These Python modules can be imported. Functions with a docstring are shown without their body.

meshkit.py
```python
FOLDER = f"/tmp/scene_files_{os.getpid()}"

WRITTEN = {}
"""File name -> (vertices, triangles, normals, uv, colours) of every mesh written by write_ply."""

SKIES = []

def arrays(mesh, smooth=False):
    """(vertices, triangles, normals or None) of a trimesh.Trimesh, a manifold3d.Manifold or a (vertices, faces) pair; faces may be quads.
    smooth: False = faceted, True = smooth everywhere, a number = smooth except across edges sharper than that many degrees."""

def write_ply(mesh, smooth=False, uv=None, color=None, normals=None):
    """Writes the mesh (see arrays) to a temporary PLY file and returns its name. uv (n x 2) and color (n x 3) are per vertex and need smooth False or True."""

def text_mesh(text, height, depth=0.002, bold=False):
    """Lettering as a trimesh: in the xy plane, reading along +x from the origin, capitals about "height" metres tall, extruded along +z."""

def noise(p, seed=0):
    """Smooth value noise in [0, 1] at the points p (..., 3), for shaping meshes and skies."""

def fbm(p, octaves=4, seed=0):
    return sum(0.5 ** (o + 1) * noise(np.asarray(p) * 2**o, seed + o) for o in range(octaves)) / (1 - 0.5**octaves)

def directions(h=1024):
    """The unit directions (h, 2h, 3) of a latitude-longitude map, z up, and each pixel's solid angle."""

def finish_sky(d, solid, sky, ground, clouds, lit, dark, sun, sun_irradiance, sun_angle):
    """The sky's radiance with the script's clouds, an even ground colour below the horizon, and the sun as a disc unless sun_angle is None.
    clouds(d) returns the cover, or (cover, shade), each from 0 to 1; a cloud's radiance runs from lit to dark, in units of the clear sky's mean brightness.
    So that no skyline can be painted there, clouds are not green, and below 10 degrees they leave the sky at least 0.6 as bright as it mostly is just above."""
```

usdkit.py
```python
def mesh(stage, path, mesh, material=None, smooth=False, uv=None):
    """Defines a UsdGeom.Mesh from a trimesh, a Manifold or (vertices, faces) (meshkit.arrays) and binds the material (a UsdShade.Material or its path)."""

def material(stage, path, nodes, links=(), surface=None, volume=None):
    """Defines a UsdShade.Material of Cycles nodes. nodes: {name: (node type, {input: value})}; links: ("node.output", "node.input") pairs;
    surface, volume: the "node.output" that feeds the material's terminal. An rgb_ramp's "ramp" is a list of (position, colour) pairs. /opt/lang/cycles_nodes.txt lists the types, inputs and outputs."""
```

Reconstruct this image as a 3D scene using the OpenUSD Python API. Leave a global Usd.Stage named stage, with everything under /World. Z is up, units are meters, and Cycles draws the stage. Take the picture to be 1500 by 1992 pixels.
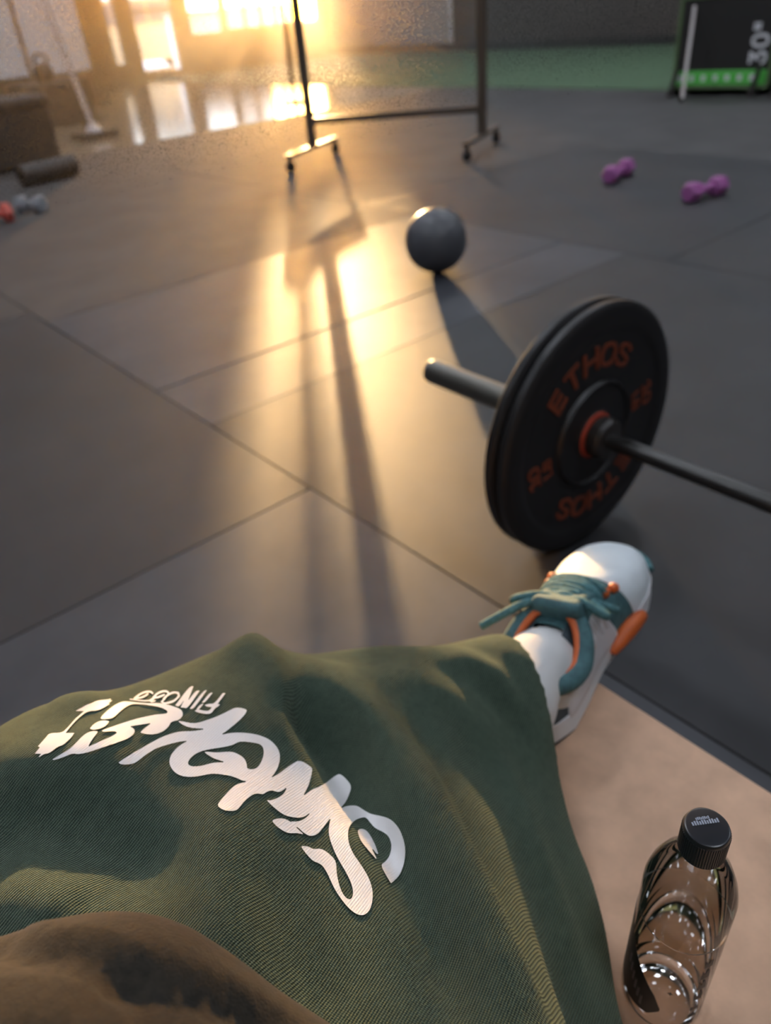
import math, random
import numpy as np, trimesh, usdkit, meshkit
from pxr import Usd, UsdGeom, UsdLux, UsdShade, Sdf, Gf
from scipy.spatial import cKDTree
from shapely.geometry import Polygon, LineString, box as sbox
from shapely.ops import unary_union

stage = Usd.Stage.CreateInMemory()
UsdGeom.SetStageUpAxis(stage, UsdGeom.Tokens.z)
UsdGeom.SetStageMetersPerUnit(stage, 1.0)
WORLD = UsdGeom.Xform.Define(stage, '/World')
UsdGeom.Scope.Define(stage, '/World/Looks')
rng = np.random.default_rng(7)

# ------------------------------------------------------------------ camera
# room axes: +x towards the dark side wall, +y towards the window wall, z up
FPX, CX, CY, EYE = 1436.0, 750.0, 996.0, np.array([0.0, 0.0, 0.86])
DOWN = np.array([0.07916973, 0.82107042, 0.5653101]); DOWN /= np.linalg.norm(DOWN)
XA = np.array([2150.0, -1196.0, FPX]); XA -= DOWN * (XA @ DOWN); XA /= np.linalg.norm(XA)
YA = np.cross(-DOWN, XA)
ROT = np.array([XA, YA, -DOWN])            # room axes (rows) in camera axes: right, down, forward
def ray(p): return ROT @ (np.array([p[0] - CX, p[1] - CY, FPX]) / FPX)
def at(u, v, z): d = ray((u, v)); return EYE + d * ((z - EYE[2]) / d[2])
def dep(u, v, t): return EYE + t * ray((u, v))
def onplane(u, v, axis, val): d = ray((u, v)); return EYE + d * ((val - EYE[axis]) / d[axis])
def proj(P):
    q = (np.asarray(P, float) - EYE) @ ROT
    return q[..., :2] / q[..., 2:] * FPX + [CX, CY]

cam = UsdGeom.Camera.Define(stage, '/World/camera')
M = Gf.Matrix4d(1.0)
for k, vec in enumerate((ROT[:, 0], -ROT[:, 1], -ROT[:, 2])):
    M.SetRow(k, Gf.Vec4d(*map(float, vec), 0))
M.SetRow(3, Gf.Vec4d(*map(float, EYE), 1))
cam.AddTransformOp().Set(M)
FOCAL = 6.9
cam.CreateFocalLengthAttr(FOCAL)
cam.CreateHorizontalApertureAttr(FOCAL * 1500 / FPX)
cam.CreateVerticalApertureAttr(FOCAL * 1992 / FPX)
cam.CreateClippingRangeAttr(Gf.Vec2f(0.02, 400))
cam.CreateFStopAttr(1.85)
cam.CreateFocusDistanceAttr(0.36)
cam.CreateExposureAttr(0.15)

# ------------------------------------------------------------------ light
SUN_AZ, SUN_EL = math.radians(55.2), math.radians(2.4)
SUN = np.array([math.cos(SUN_EL) * math.cos(SUN_AZ), math.cos(SUN_EL) * math.sin(SUN_AZ), math.sin(SUN_EL)])
SUN_POWER = 64000.0
SKY_STRENGTH = 6.0
LAMP_POWER = 16.5
HAZE = 0.030

sun = UsdLux.DistantLight.Define(stage, '/World/sun')
zq = SUN; xq = np.cross([0, 0, 1], zq); xq /= np.linalg.norm(xq); yq = np.cross(zq, xq)
MS = Gf.Matrix4d(1.0)
for k, vec in enumerate((xq, yq, zq)):
    MS.SetRow(k, Gf.Vec4d(*map(float, vec), 0))
sun.AddTransformOp().Set(MS)
sun.CreateIntensityAttr(SUN_POWER); sun.CreateAngleAttr(0.5); sun.CreateColorAttr(Gf.Vec3f(1.0, 0.63, 0.30))

dome = UsdLux.DomeLight.Define(stage, '/World/sky')
dome.CreateIntensityAttr(1.0)
sky = usdkit.material(stage, '/World/Looks/sky', {
    'tc': ('geometry', {}),
    's': ('sky_texture', {'sky_type': 'multiple_scattering', 'sun_disc': False, 'sun_elevation': SUN_EL, 'sun_rotation': math.pi / 2 - SUN_AZ, 'air_density': 1.0, 'aerosol_density': 2.0, 'ozone_density': 1.0}),
    'b': ('background_shader', {'strength': SKY_STRENGTH})}, [('s.color', 'b.color')], surface='b.background')
UsdShade.MaterialBindingAPI.Apply(dome.GetPrim()).Bind(sky)

# ------------------------------------------------------------------ helpers
USED = {}
def numbered(parent, name):
    key = (parent, name); n = USED.get(key, 0); USED[key] = n + 1
    return name if n == 0 else f'{name}_{n:03d}'
def path_of(parent): return '/World' if parent is None else str(parent.GetPath())
def meta(p, label=None, cat=None, group=None, kind=None):
    for k, v in (('label', label), ('category', cat), ('group', group), ('kind', kind)):
        if v: p.SetCustomDataByKey(k, v)
    return p
def thing(name, label=None, cat=None, loc=(0, 0, 0), rotz=0.0, group=None, kind=None, parent=None, matrix=None):
    pp = path_of(parent); x = UsdGeom.Xform.Define(stage, f'{pp}/{numbered(pp, name)}')
    if matrix is not None:
        m = Gf.Matrix4d(*[float(v) for v in np.asarray(matrix).T.ravel()]); x.AddTransformOp().Set(m)
    else:
        x.AddTranslateOp().Set(Gf.Vec3d(*map(float, loc))); x.AddRotateZOp().Set(math.degrees(rotz))
    return meta(x.GetPrim(), label, cat, group, kind)
def obj(name, mesh, mat, parent=None, label=None, cat=None, group=None, kind=None, smooth=False):
    pp = path_of(parent)
    m = usdkit.mesh(stage, f'{pp}/{numbered(pp, name)}', mesh, mat, smooth)
    return meta(m.GetPrim(), label, cat, group, kind)
def dup(src, loc, rotz, label=None):
    d = src.GetCustomData()
    base = src.GetName()
    r = thing(base, label or d['label'], d['category'], loc, rotz, d.get('group'))
    r.GetReferences().AddInternalReference(src.GetPath()); r.SetInstanceable(True)
    return r
def cat_(*ms): return trimesh.util.concatenate([m for m in ms])
def bx(x0, x1, y0, y1, z0, z1):
    m = trimesh.creation.box([x1 - x0, y1 - y0, z1 - z0]); m.apply_translation([(x0 + x1) / 2, (y0 + y1) / 2, (z0 + z1) / 2]); return m
def rbox(x0, x1, y0, y1, z0, z1, r=0.01, seg=3):
    """box with rounded edges: hull of corner spheres"""
    s = trimesh.creation.icosphere(subdivisions=1, radius=r) if seg < 3 else trimesh.creation.icosphere(subdivisions=2, radius=r)
    pts = [s.vertices + [x, y, z] for x in (x0 + r, x1 - r) for y in (y0 + r, y1 - r) for z in (z0 + r, z1 - r)]
    return trimesh.Trimesh(*_hull(np.vstack(pts)))
def _hull(P):
    h = trimesh.convex.convex_hull(P); return h.vertices, h.faces
def frame_of(d):
    d = np.asarray(d, float) / np.linalg.norm(d)
    a = np.array([0, 0, 1.0]) if abs(d[2]) < 0.9 else np.array([1.0, 0, 0])
    u = np.cross(a, d); u /= np.linalg.norm(u); return u, np.cross(d, u), d
def tube(pts, r, n=12, closed=False):
    """swept tube with capped ends; r a number or one per point"""
    p = np.asarray(pts, float); r = np.broadcast_to(np.asarray(r, float), (len(p),))
    t = np.gradient(p, axis=0) if not closed else np.roll(p, -1, 0) - np.roll(p, 1, 0)
    u = None; V = []
    for k in range(len(p)):
        d = t[k] / np.linalg.norm(t[k])
        if u is None: u = frame_of(d)[0]
        u = u - d * (u @ d); u /= np.linalg.norm(u); w = np.cross(d, u)
        a = np.linspace(0, 2 * np.pi, n, endpoint=False)
        V.append(p[k] + r[k] * (np.cos(a)[:, None] * u + np.sin(a)[:, None] * w))
    V = np.vstack(V); F = []
    m = len(p)
    for k in range(m if closed else m - 1):
        for j in range(n):
            a, b = k * n + j, k * n + (j + 1) % n; c, d = ((k + 1) % m) * n + j, ((k + 1) % m) * n + (j + 1) % n
            F += [[a, b, d], [a, d, c]]
    if not closed:
        V = np.vstack([V, p[0], p[-1]]); i0, i1 = len(V) - 2, len(V) - 1
        for j in range(n):
            F += [[i0, (j + 1) % n, j], [i1, (m - 1) * n + j, (m - 1) * n + (j + 1) % n]]
    return trimesh.Trimesh(V, np.array(F), process=False)
def bar(a, b, r, n=12): return tube([a, b], r, n)
def sqbar(a, b, w, h=None):
    """square section bar from a to b"""
    a, b = np.asarray(a, float), np.asarray(b, float); h = h or w; L = np.linalg.norm(b - a)
    m = trimesh.creation.box([w, h, L]); u, v, d = frame_of(b - a)
    T = np.eye(4); T[:3, 0], T[:3, 1], T[:3, 2], T[:3, 3] = u, v, d, (a + b) / 2; m.apply_transform(T); return m
def lathe(prof, n=48, axis='z'):
    """prof: (radius, height) pairs, closed at r=0"""
    prof = np.asarray(prof, float); a = np.linspace(0, 2 * np.pi, n, endpoint=False); V, F = [], []
    for r, z in prof: V.append(np.stack([r * np.cos(a), r * np.sin(a), np.full(n, z)], 1))
    V = np.vstack(V)
    for k in range(len(prof) - 1):
        for j in range(n):
            p, q = k * n + j, k * n + (j + 1) % n; s, t = p + n, q + n
            F += [[p, q, t], [p, t, s]]
    m = trimesh.Trimesh(V, np.array(F), process=False); m.merge_vertices()
    m.update_faces(m.nondegenerate_faces())
    if axis == 'y': m.apply_transform(trimesh.transformations.rotation_matrix(np.pi / 2, [1, 0, 0]))
    return m
def place(m, T):
    m = m.copy(); m.apply_transform(T); return m
def TR(loc, rx=0, ry=0, rz=0):
    return trimesh.transformations.compose_matrix(translate=loc, angles=(rx, ry, rz))

# ------------------------------------------------------------------ materials
def mat(name, color, rough=0.5, metal=0.0, spec=0.5, noise=None, bump=None, **kw):
    """principled; noise=(scale, amount) varies the colour, bump=(scale, height) the relief"""
    nodes = {'p': ('principled_bsdf', {'base_color': color, 'roughness': rough, 'metallic': metal, 'specular_ior_level': spec, **kw})}
    links = []
    if noise or bump: nodes['g'] = ('geometry', {})
    if noise:
        s, a = noise
        nodes['n'] = ('noise_texture', {'scale': s, 'detail': 4.0, 'roughness': 0.6})
        nodes['r'] = ('rgb_ramp', {'ramp': [(0.3, tuple(max(0, c * (1 - a)) for c in color)), (0.7, tuple(min(1, c * (1 + a)) for c in color))]})
        links += [('g.position', 'n.vector'), ('n.fac', 'r.fac'), ('r.color', 'p.base_color')]
    if bump:
        nodes['bn'] = ('noise_texture', {'scale': bump[0], 'detail': 3.0})
        nodes['b'] = ('bump', {'strength': 1.0, 'distance': bump[1]})
        links += [('g.position', 'bn.vector'), ('bn.fac', 'b.height'), ('b.normal', 'p.normal')]
    return usdkit.material(stage, f'/World/Looks/{name}', nodes, links, surface='p.BSDF')

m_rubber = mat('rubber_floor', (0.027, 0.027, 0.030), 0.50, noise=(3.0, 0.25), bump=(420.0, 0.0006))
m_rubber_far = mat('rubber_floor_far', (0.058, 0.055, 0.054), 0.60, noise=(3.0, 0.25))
m_rack = mat('brown_steel', (0.11, 0.082, 0.062), 0.4, 0.0, 0.5)
m_rubber2 = mat('rubber_floor_worn', (0.045, 0.047, 0.056), 0.46, noise=(4.0, 0.25), bump=(420.0, 0.0005))
m_turf = mat('turf', (0.085, 0.15, 0.08), 0.85, noise=(25.0, 0.2))
m_wood = mat('wood_floor', (0.36, 0.27, 0.18), 0.12, noise=(6.0, 0.15))
m_darkwall = mat('dark_wall', (0.075, 0.060, 0.052), 0.7, noise=(1.2, 0.1))
m_lowwall = mat('window_wall', (0.11, 0.088, 0.062), 0.6, noise=(1.0, 0.1))
m_ceil = mat('ceiling', (0.20, 0.20, 0.21), 0.8)
m_frame = mat('window_frame', (0.10, 0.085, 0.055), 0.45)
m_panel = mat('wall_panel', (0.34, 0.33, 0.33), 0.5)
m_white = mat('whiteboard', (0.72, 0.75, 0.80), 0.35)
m_blacksteel = mat('black_steel', (0.035, 0.03, 0.028), 0.35, 0.0, 0.6)
m_steel = mat('grey_steel', (0.34, 0.33, 0.32), 0.32, 0.85)
m_sleeve = mat('sleeve_steel', (0.24, 0.225, 0.20), 0.36, 0.85)
m_darkchrome = mat('dark_chrome', (0.085, 0.083, 0.08), 0.38, 0.8)
m_vinyl = mat('black_vinyl', (0.025, 0.024, 0.023), 0.45)
m_pole = mat('pale_pole', (0.62, 0.57, 0.56), 0.4)
m_bumper = mat('bumper_rubber', (0.018, 0.017, 0.018), 0.42, 0, 0.5, bump=(700, 0.0002))
m_orange = mat('plate_print', (0.22, 0.05, 0.022), 0.5)
m_red = mat('red_ring', (0.52, 0.075, 0.04), 0.4)
m_ball = mat('ball_rubber', (0.105, 0.107, 0.118), 0.40)
m_pink = mat('pink_vinyl', (0.42, 0.13, 0.37), 0.4)
m_coral = mat('coral_vinyl', (0.75, 0.14, 0.10), 0.4)
m_greyvinyl = mat('grey_vinyl', (0.30, 0.31, 0.33), 0.4)
m_green = mat('green_vinyl', (0.12, 0.60, 0.10), 0.5)
m_greensteel = mat('green_edge', (0.13, 0.20, 0.09), 0.5)
m_print_white = mat('white_print', (0.75, 0.75, 0.78), 0.5)
m_blue = mat('blue_vinyl', (0.06, 0.12, 0.42), 0.45)
m_fibre = mat('fibreboard', (0.64, 0.40, 0.265), 0.55, noise=(22.0, 0.16), bump=(300, 0.0002))
m_fibre_edge = mat('fibreboard_edge', (0.34, 0.22, 0.15), 0.7, noise=(60.0, 0.2))
m_sock = mat('sock_knit', (0.66, 0.66, 0.66), 0.9, bump=(900, 0.0004))
m_toe = mat('white_mesh', (0.70, 0.76, 0.80), 0.55, bump=(1500, 0.0003))
m_teal = mat('teal_knit', (0.055, 0.135, 0.150), 0.75, noise=(120, 0.3), bump=(900, 0.0005))
m_teal_lace = mat('teal_lace', (0.075, 0.190, 0.210), 0.8, noise=(200, 0.3), bump=(1600, 0.0004))
m_darkteal = mat('dark_heel', (0.035, 0.055, 0.070), 0.6)
m_shoeorange = mat('orange_rubber', (0.62, 0.125, 0.025), 0.5)
m_midsole = mat('midsole_foam', (0.70, 0.71, 0.74), 0.5)
m_overlay = mat('grey_overlay', (0.62, 0.61, 0.64), 0.5)
m_cap = mat('black_cap', (0.020, 0.021, 0.026), 0.28)
m_captext = mat('cap_print', (0.30, 0.36, 0.48), 0.4)
m_label = mat('black_label', (0.020, 0.016, 0.013), 0.4)
m_grey_text = mat('label_print', (0.22, 0.18, 0.18), 0.5)
m_brown = mat('sweatshirt_fleece', (0.022, 0.017, 0.011), 0.95, noise=(220, 0.35), bump=(900, 0.0004), sheen_weight=0.1, sheen_roughness=0.4)
m_concrete = mat('outdoor_paving', (0.40, 0.37, 0.33), 0.85, noise=(0.6, 0.15))
m_plaster = mat('pale_render', (0.72, 0.68, 0.62), 0.8, noise=(0.8, 0.05))
m_foliage = mat('foliage', (0.09, 0.12, 0.04), 0.8, noise=(3, 0.4))
m_carpaint = mat('beige_paint', (0.55, 0.44, 0.26), 0.25, 0.2)
m_carglass = mat('car_glass', (0.10, 0.11, 0.12), 0.06)
m_tyre = mat('tyre', (0.02, 0.02, 0.02), 0.8)

m_pane = usdkit.material(stage, '/World/Looks/window_glass', {
    'fr': ('fresnel', {'IOR': 1.5}), 't': ('transparent_bsdf', {'color': (0.94, 0.95, 0.94)}), 'gl': ('glossy_bsdf', {'roughness': 0.0, 'color': (1, 1, 1)}), 'm': ('mix_closure', {})},
    [('fr.fac', 'm.fac'), ('t.BSDF', 'm.closure1'), ('gl.BSDF', 'm.closure2')], surface='m.closure')
m_plastic = usdkit.material(stage, '/World/Looks/clear_plastic', {'p': ('principled_bsdf', {'base_color': (0.97, 0.98, 0.99), 'roughness': 0.03, 'transmission_weight': 1.0, 'ior': 1.45})}, surface='p.BSDF')
m_water = usdkit.material(stage, '/World/Looks/water', {
    'fr': ('fresnel', {'IOR': 1.2}), 't': ('transparent_bsdf', {'color': (0.985, 0.985, 0.985)}), 'gl': ('glossy_bsdf', {'roughness': 0.0, 'color': (1, 1, 1)}), 'm': ('mix_closure', {})},
    [('fr.fac', 'm.fac'), ('t.BSDF', 'm.closure1'), ('gl.BSDF', 'm.closure2')], surface='m.closure')
m_basering = usdkit.material(stage, '/World/Looks/thick_plastic', {
    't': ('transparent_bsdf', {'color': (1, 1, 1)}), 'p': ('principled_bsdf', {'base_color': (0.85, 0.87, 0.92), 'roughness': 0.15}), 'm': ('mix_closure', {'fac': 0.45})},
    [('t.BSDF', 'm.closure1'), ('p.BSDF', 'm.closure2')], surface='m.closure')
m_bottle = usdkit.material(stage, '/World/Looks/thin_plastic', {
    'fr': ('fresnel', {'IOR': 1.5}), 't': ('transparent_bsdf', {'color': (0.995, 0.995, 1.0)}), 'gl': ('glossy_bsdf', {'roughness': 0.04, 'color': (1, 1, 1)}), 'm': ('mix_closure', {})},
    [('fr.fac', 'm.fac'), ('t.BSDF', 'm.closure1'), ('gl.BSDF', 'm.closure2')], surface='m.closure')
m_lamp = usdkit.material(stage, '/World/Looks/lamp_diffuser', {'e': ('emission', {'color': (0.84, 0.90, 1.0), 'strength': LAMP_POWER})}, surface='e.emission')
# knitted sweatpants: fine ribs along x plus fuzz
m_knit = usdkit.material(stage, '/World/Looks/green_knit', {
    'g': ('geometry', {}),
    'mp': ('mapping', {'rotation': (0.0, 0.0, -0.35)}),
    'w': ('wave_texture', {'bands_direction': 'y', 'scale': 225.0, 'distortion': 1.0, 'detail': 2.0, 'detail_scale': 6.0}),
    'w2': ('wave_texture', {'bands_direction': 'x', 'scale': 300.0, 'distortion': 2.0, 'detail': 2.0, 'detail_scale': 8.0}),
    'n': ('noise_texture', {'scale': 900.0, 'detail': 3.0}),
    'n2': ('noise_texture', {'scale': 160.0, 'detail': 3.0}),
    'a1': ('math', {'math_type': 'multiply', 'value2': 0.35}),
    'a2': ('math', {'math_type': 'add'}),
    'a3': ('math', {'math_type': 'multiply_add', 'value2': 0.9}),
    'r': ('rgb_ramp', {'ramp': [(0.25, (0.020, 0.038, 0.031)), (0.75, (0.066, 0.100, 0.072))]}),
    'mx': ('math', {'math_type': 'multiply_add', 'value2': 0.45}),
    'hf': ('math', {'math_type': 'multiply', 'value2': 0.55}),
    'b': ('bump', {'strength': 0.9, 'distance': 0.0007}),
    'p': ('principled_bsdf', {'roughness': 0.9, 'specular_ior_level': 0.2, 'sheen_weight': 0.2, 'sheen_roughness': 0.45, 'sheen_tint': (0.8, 0.85, 0.6)})},
    [('g.position', 'mp.vector'), ('mp.vector', 'w.vector'), ('mp.vector', 'w2.vector'), ('g.position', 'n.vector'), ('g.position', 'n2.vector'),
     ('w2.fac', 'a1.value1'), ('w.fac', 'a2.value1'), ('a1.value', 'a2.value2'), ('n.fac', 'a3.value1'), ('a2.value', 'a3.value3'), ('a3.value', 'b.height'), ('b.normal', 'p.normal'),
     ('n2.fac', 'hf.value1'), ('a2.value', 'mx.value1'), ('hf.value', 'mx.value3'), ('mx.value', 'r.fac'), ('r.color', 'p.base_color')], surface='p.BSDF')
m_print = usdkit.material(stage, '/World/Looks/trouser_print', {
    'g': ('geometry', {}), 'mp': ('mapping', {'rotation': (0.0, 0.0, -0.35)}),
    'w': ('wave_texture', {'bands_direction': 'y', 'scale': 225.0, 'distortion': 1.0, 'detail': 2.0, 'detail_scale': 6.0}),
    'b': ('bump', {'strength': 0.35, 'distance': 0.0003}),
    'p': ('principled_bsdf', {'base_color': (0.80, 0.78, 0.78), 'roughness': 0.5})},
    [('g.position', 'mp.vector'), ('mp.vector', 'w.vector'), ('w.fac', 'b.height'), ('b.normal', 'p.normal')], surface='p.BSDF')
# ------------------------------------------------------------------ room shell
X0, X1, Y0, Y1, ZC = -8.0, 12.0, -4.0, 16.0, 4.4
floor = thing('floor', 'black rubber gym floor with wood boards and green turf beyond', None, kind='structure')
obj('slab', bx(X0 - 0.2, X1 + 0.2, Y0 - 0.2, Y1 + 0.2, -0.2, -0.012), m_ceil, floor)
cols = [([-8.0, -5.385, -3.555, -1.725, -0.505, 0.715], [-4.0, -2.475, -0.645, 1.185, 3.015, 4.845, 7.1], 0), ([0.715, 2.545], [-4.0, -2.02, -0.19, 1.63, 1.94, 2.84, 4.67, 7.1], 1), ([2.545, 4.375, 7.0], [-4.0, -2.2, -0.37, 1.46, 3.29, 5.12, 7.1], 2)]
for xs, ys, ci in cols:
    for a, b in zip(xs[:-1], xs[1:]):
        for c, d in zip(ys[:-1], ys[1:]):
            worn = (ci == 0 and -0.7 < c < 1.0 and a > -2) or (ci == 1 and c >= 1.63 and c < 4)
            g = 0.0008
            dz = 0.0003 * (int((a * 7 + c * 13) * 10) % 3)
            pr = np.array([[a + g, c + g], [b - g, c + g], [b - g, d - g], [a + g, d - g]])
            ch = 0.0014
            inn = pr + np.array([[ch, ch], [-ch, ch], [-ch, -ch], [ch, -ch]])
            V = np.vstack([np.c_[pr, np.full(4, -0.012)], np.c_[pr, np.full(4, -0.003 + dz)], np.c_[inn, np.full(4, dz)]])
            F = []
            for k in range(4):
                n = (k + 1) % 4
                for l in (0, 4): F += [[l + k, l + n, l + 4 + n], [l + k, l + 4 + n, l + 4 + k]]
            F += [[8, 9, 10], [8, 10, 11], [0, 2, 1], [0, 3, 2]]
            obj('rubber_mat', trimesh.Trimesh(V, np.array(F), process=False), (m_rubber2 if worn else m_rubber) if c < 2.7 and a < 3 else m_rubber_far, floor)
obj('wood_floor', bx(X0, 7.0, 7.105, Y1, -0.012, 0.0), m_wood, floor)
obj('turf', bx(7.004, X1, Y0, Y1, -0.012, 0.006), m_turf, floor)

def wallbox(name, *b, m=m_darkwall, parent=None, kind='structure'): return obj(name, bx(*b), m, parent, kind=kind if parent is None else None)
obj('ceiling', bx(X0, X1, Y0, Y1, ZC, ZC + 0.2), m_ceil, kind='structure')
wallbox('wall_right', X1, X1 + 0.2, Y0 - 0.2, Y1 + 0.2, -0.2, ZC)
wallbox('wall_left', X0 - 0.2, X0, Y0 - 0.2, Y1 + 0.2, -0.2, ZC)
wallbox('wall_back', X0, X1, Y0 - 0.2, Y0, -0.2, ZC)
obj('baseboard_right', bx(X1 - 0.03, X1, Y0, Y1, 0.006, 0.12), m_vinyl, kind='structure')
SILL, HEAD = 0.645, 2.7
wf = thing('wall_front', 'window wall at the far end of the gym', None, kind='structure')
openings = [(6.86, 7.14, 0.25, HEAD), (7.36, 8.36, 0.0, HEAD), (8.60, 9.40, SILL - 0.03, HEAD), (9.46, 11.88, SILL, HEAD)]
xs = [X0]
parts = []
prev = X0
for (a, b, lo, hi) in openings:
    parts.append(bx(prev, a, Y1, Y1 + 0.2, -0.2, ZC)); prev = b
    if lo > 0.05: parts.append(bx(a, b, Y1, Y1 + 0.2, -0.2, lo))
    parts.append(bx(a, b, Y1, Y1 + 0.2, hi, ZC))
parts.append(bx(prev, X1, Y1, Y1 + 0.2, -0.2, ZC))
for p_ in parts: obj('wall_section', p_, m_lowwall, wf)
def window(name, a, b, lo, hi, mull=(), rails=(), w=0.05, slant=()):
    t = thing(name, None, None, kind='structure')
    obj('window_frame', cat_(bx(a, a + w, Y1 + 0.04, Y1 + 0.12, lo, hi), bx(b - w, b, Y1 + 0.04, Y1 + 0.12, lo, hi), bx(a + w, b - w, Y1 + 0.04, Y1 + 0.12, lo, lo + w), bx(a + w, b - w, Y1 + 0.04, Y1 + 0.12, hi - w, hi)), m_frame, t)
    for x in mull: obj('mullion', bx(x - 0.03, x + 0.03, Y1 + 0.04, Y1 + 0.12, lo + w, hi - w), m_frame, t)
    for z in rails: obj('glazing_bar', bx(a + w, b - w, Y1 + 0.05, Y1 + 0.11, z - 0.02, z + 0.02), m_frame, t)
    edges = [a + w] + list(mull) + [b - w]
    for p, q in zip(edges[:-1], edges[1:]):
        obj('pane', bx(p + 0.03 * (p != a + w), q - 0.03 * (q != b - w), Y1 + 0.075, Y1 + 0.081, lo + w, hi - w), m_pane, t)
    return t
window('window_1', *openings[0])
window('window_2', *openings[2], w=0.04)
window('window_3', *openings[3], mull=(9.95, 10.35, 10.72, 11.08), w=0.04)
dr = thing('door_1', None, None, kind='structure')
a, b = openings[1][:2]
obj('door_frame', cat_(bx(a, a + 0.09, Y1 + 0.03, Y1 + 0.12, 0, HEAD), bx(b - 0.09, b, Y1 + 0.03, Y1 + 0.12, 0, HEAD), bx(a + 0.09, b - 0.09, Y1 + 0.03, Y1 + 0.12, HEAD - 0.09, HEAD), bx(a + 0.09, b - 0.09, Y1 + 0.03, Y1 + 0.12, 0, 0.10)), m_frame, dr)
obj('push_bar', bx(a + 0.09, b - 0.09, Y1 + 0.0, Y1 + 0.05, 1.09, 1.13), m_frame, dr)
obj('door_glass', bx(a + 0.09, b - 0.09, Y1 + 0.072, Y1 + 0.08, 0.10, HEAD - 0.09), m_pane, dr)
obj('trim_1', bx(9.46, 11.88, Y1 - 0.06, Y1, SILL - 0.05, SILL), m_frame, kind='structure')
# panel lamps on the ceiling
lp = thing('ceiling_light', 'white rectangular panel lamp fixed to the gym ceiling', 'ceiling light', (1.2, -1.2, ZC - 0.08), 0, 'ceiling panel lamps')
obj('lamp_frame', cat_(bx(-0.62, 0.62, -0.32, -0.30, 0.0, 0.08), bx(-0.62, 0.62, 0.30, 0.32, 0.0, 0.08), bx(-0.62, -0.60, -0.30, 0.30, 0.0, 0.08), bx(0.60, 0.62, -0.30, 0.30, 0.0, 0.08)), m_white, lp)
obj('diffuser', bx(-0.60, 0.60, -0.30, 0.30, 0.01, 0.03), m_lamp, lp)
for lx, ly in [(-2.4, -1.2), (4.8, -1.2), (-2.4, 2.6), (1.2, 2.6), (4.8, 2.6), (8.4, 1.0), (-0.6, 8.0), (8.8, 6.5), (2.0, 6.0), (5.2, 6.0), (9.4, 3.6), (3.6, 9.4), (9.6, 9.8)]:
    dup(lp, (lx, ly, ZC - 0.08), 0)

# ------------------------------------------------------------------ outside the windows
obj('ground', bx(-60, 90, Y1 + 0.2, 120, -0.4, -0.05), m_concrete, kind='structure')
bd = thing('building', 'pale rendered building across the yard outside the windows', 'building', (0, 30, -0.05))
obj('facade', bx(-30, 19.4, 0, 9, 0, 7.5), m_plaster, bd)
obj('roof', bx(-30.3, 19.6, -0.3, 9.3, 7.5, 7.9), m_frame, bd)
for k in range(5):
    x = 4.0 + 3.4 * k
    wv = obj('window', cat_(bx(x, x + 1.3, -0.06, 0.02, 1.9, 3.3)), m_frame, bd)
    obj('pane', bx(x + 0.06, x + 1.24, -0.075, -0.06, 1.96, 3.24), m_carglass, wv)
yw = thing('yard_wall', 'low pale wall in the yard just outside the long window', 'wall', (0, 17.6, -0.05))
obj('wall_body', rbox(9.0, 11.92, 0, 0.2, 0, 1.06, 0.01), m_plaster, yw)
obj('coping', rbox(8.97, 11.95, -0.03, 0.23, 1.06, 1.11, 0.012), m_concrete, yw)
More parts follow.
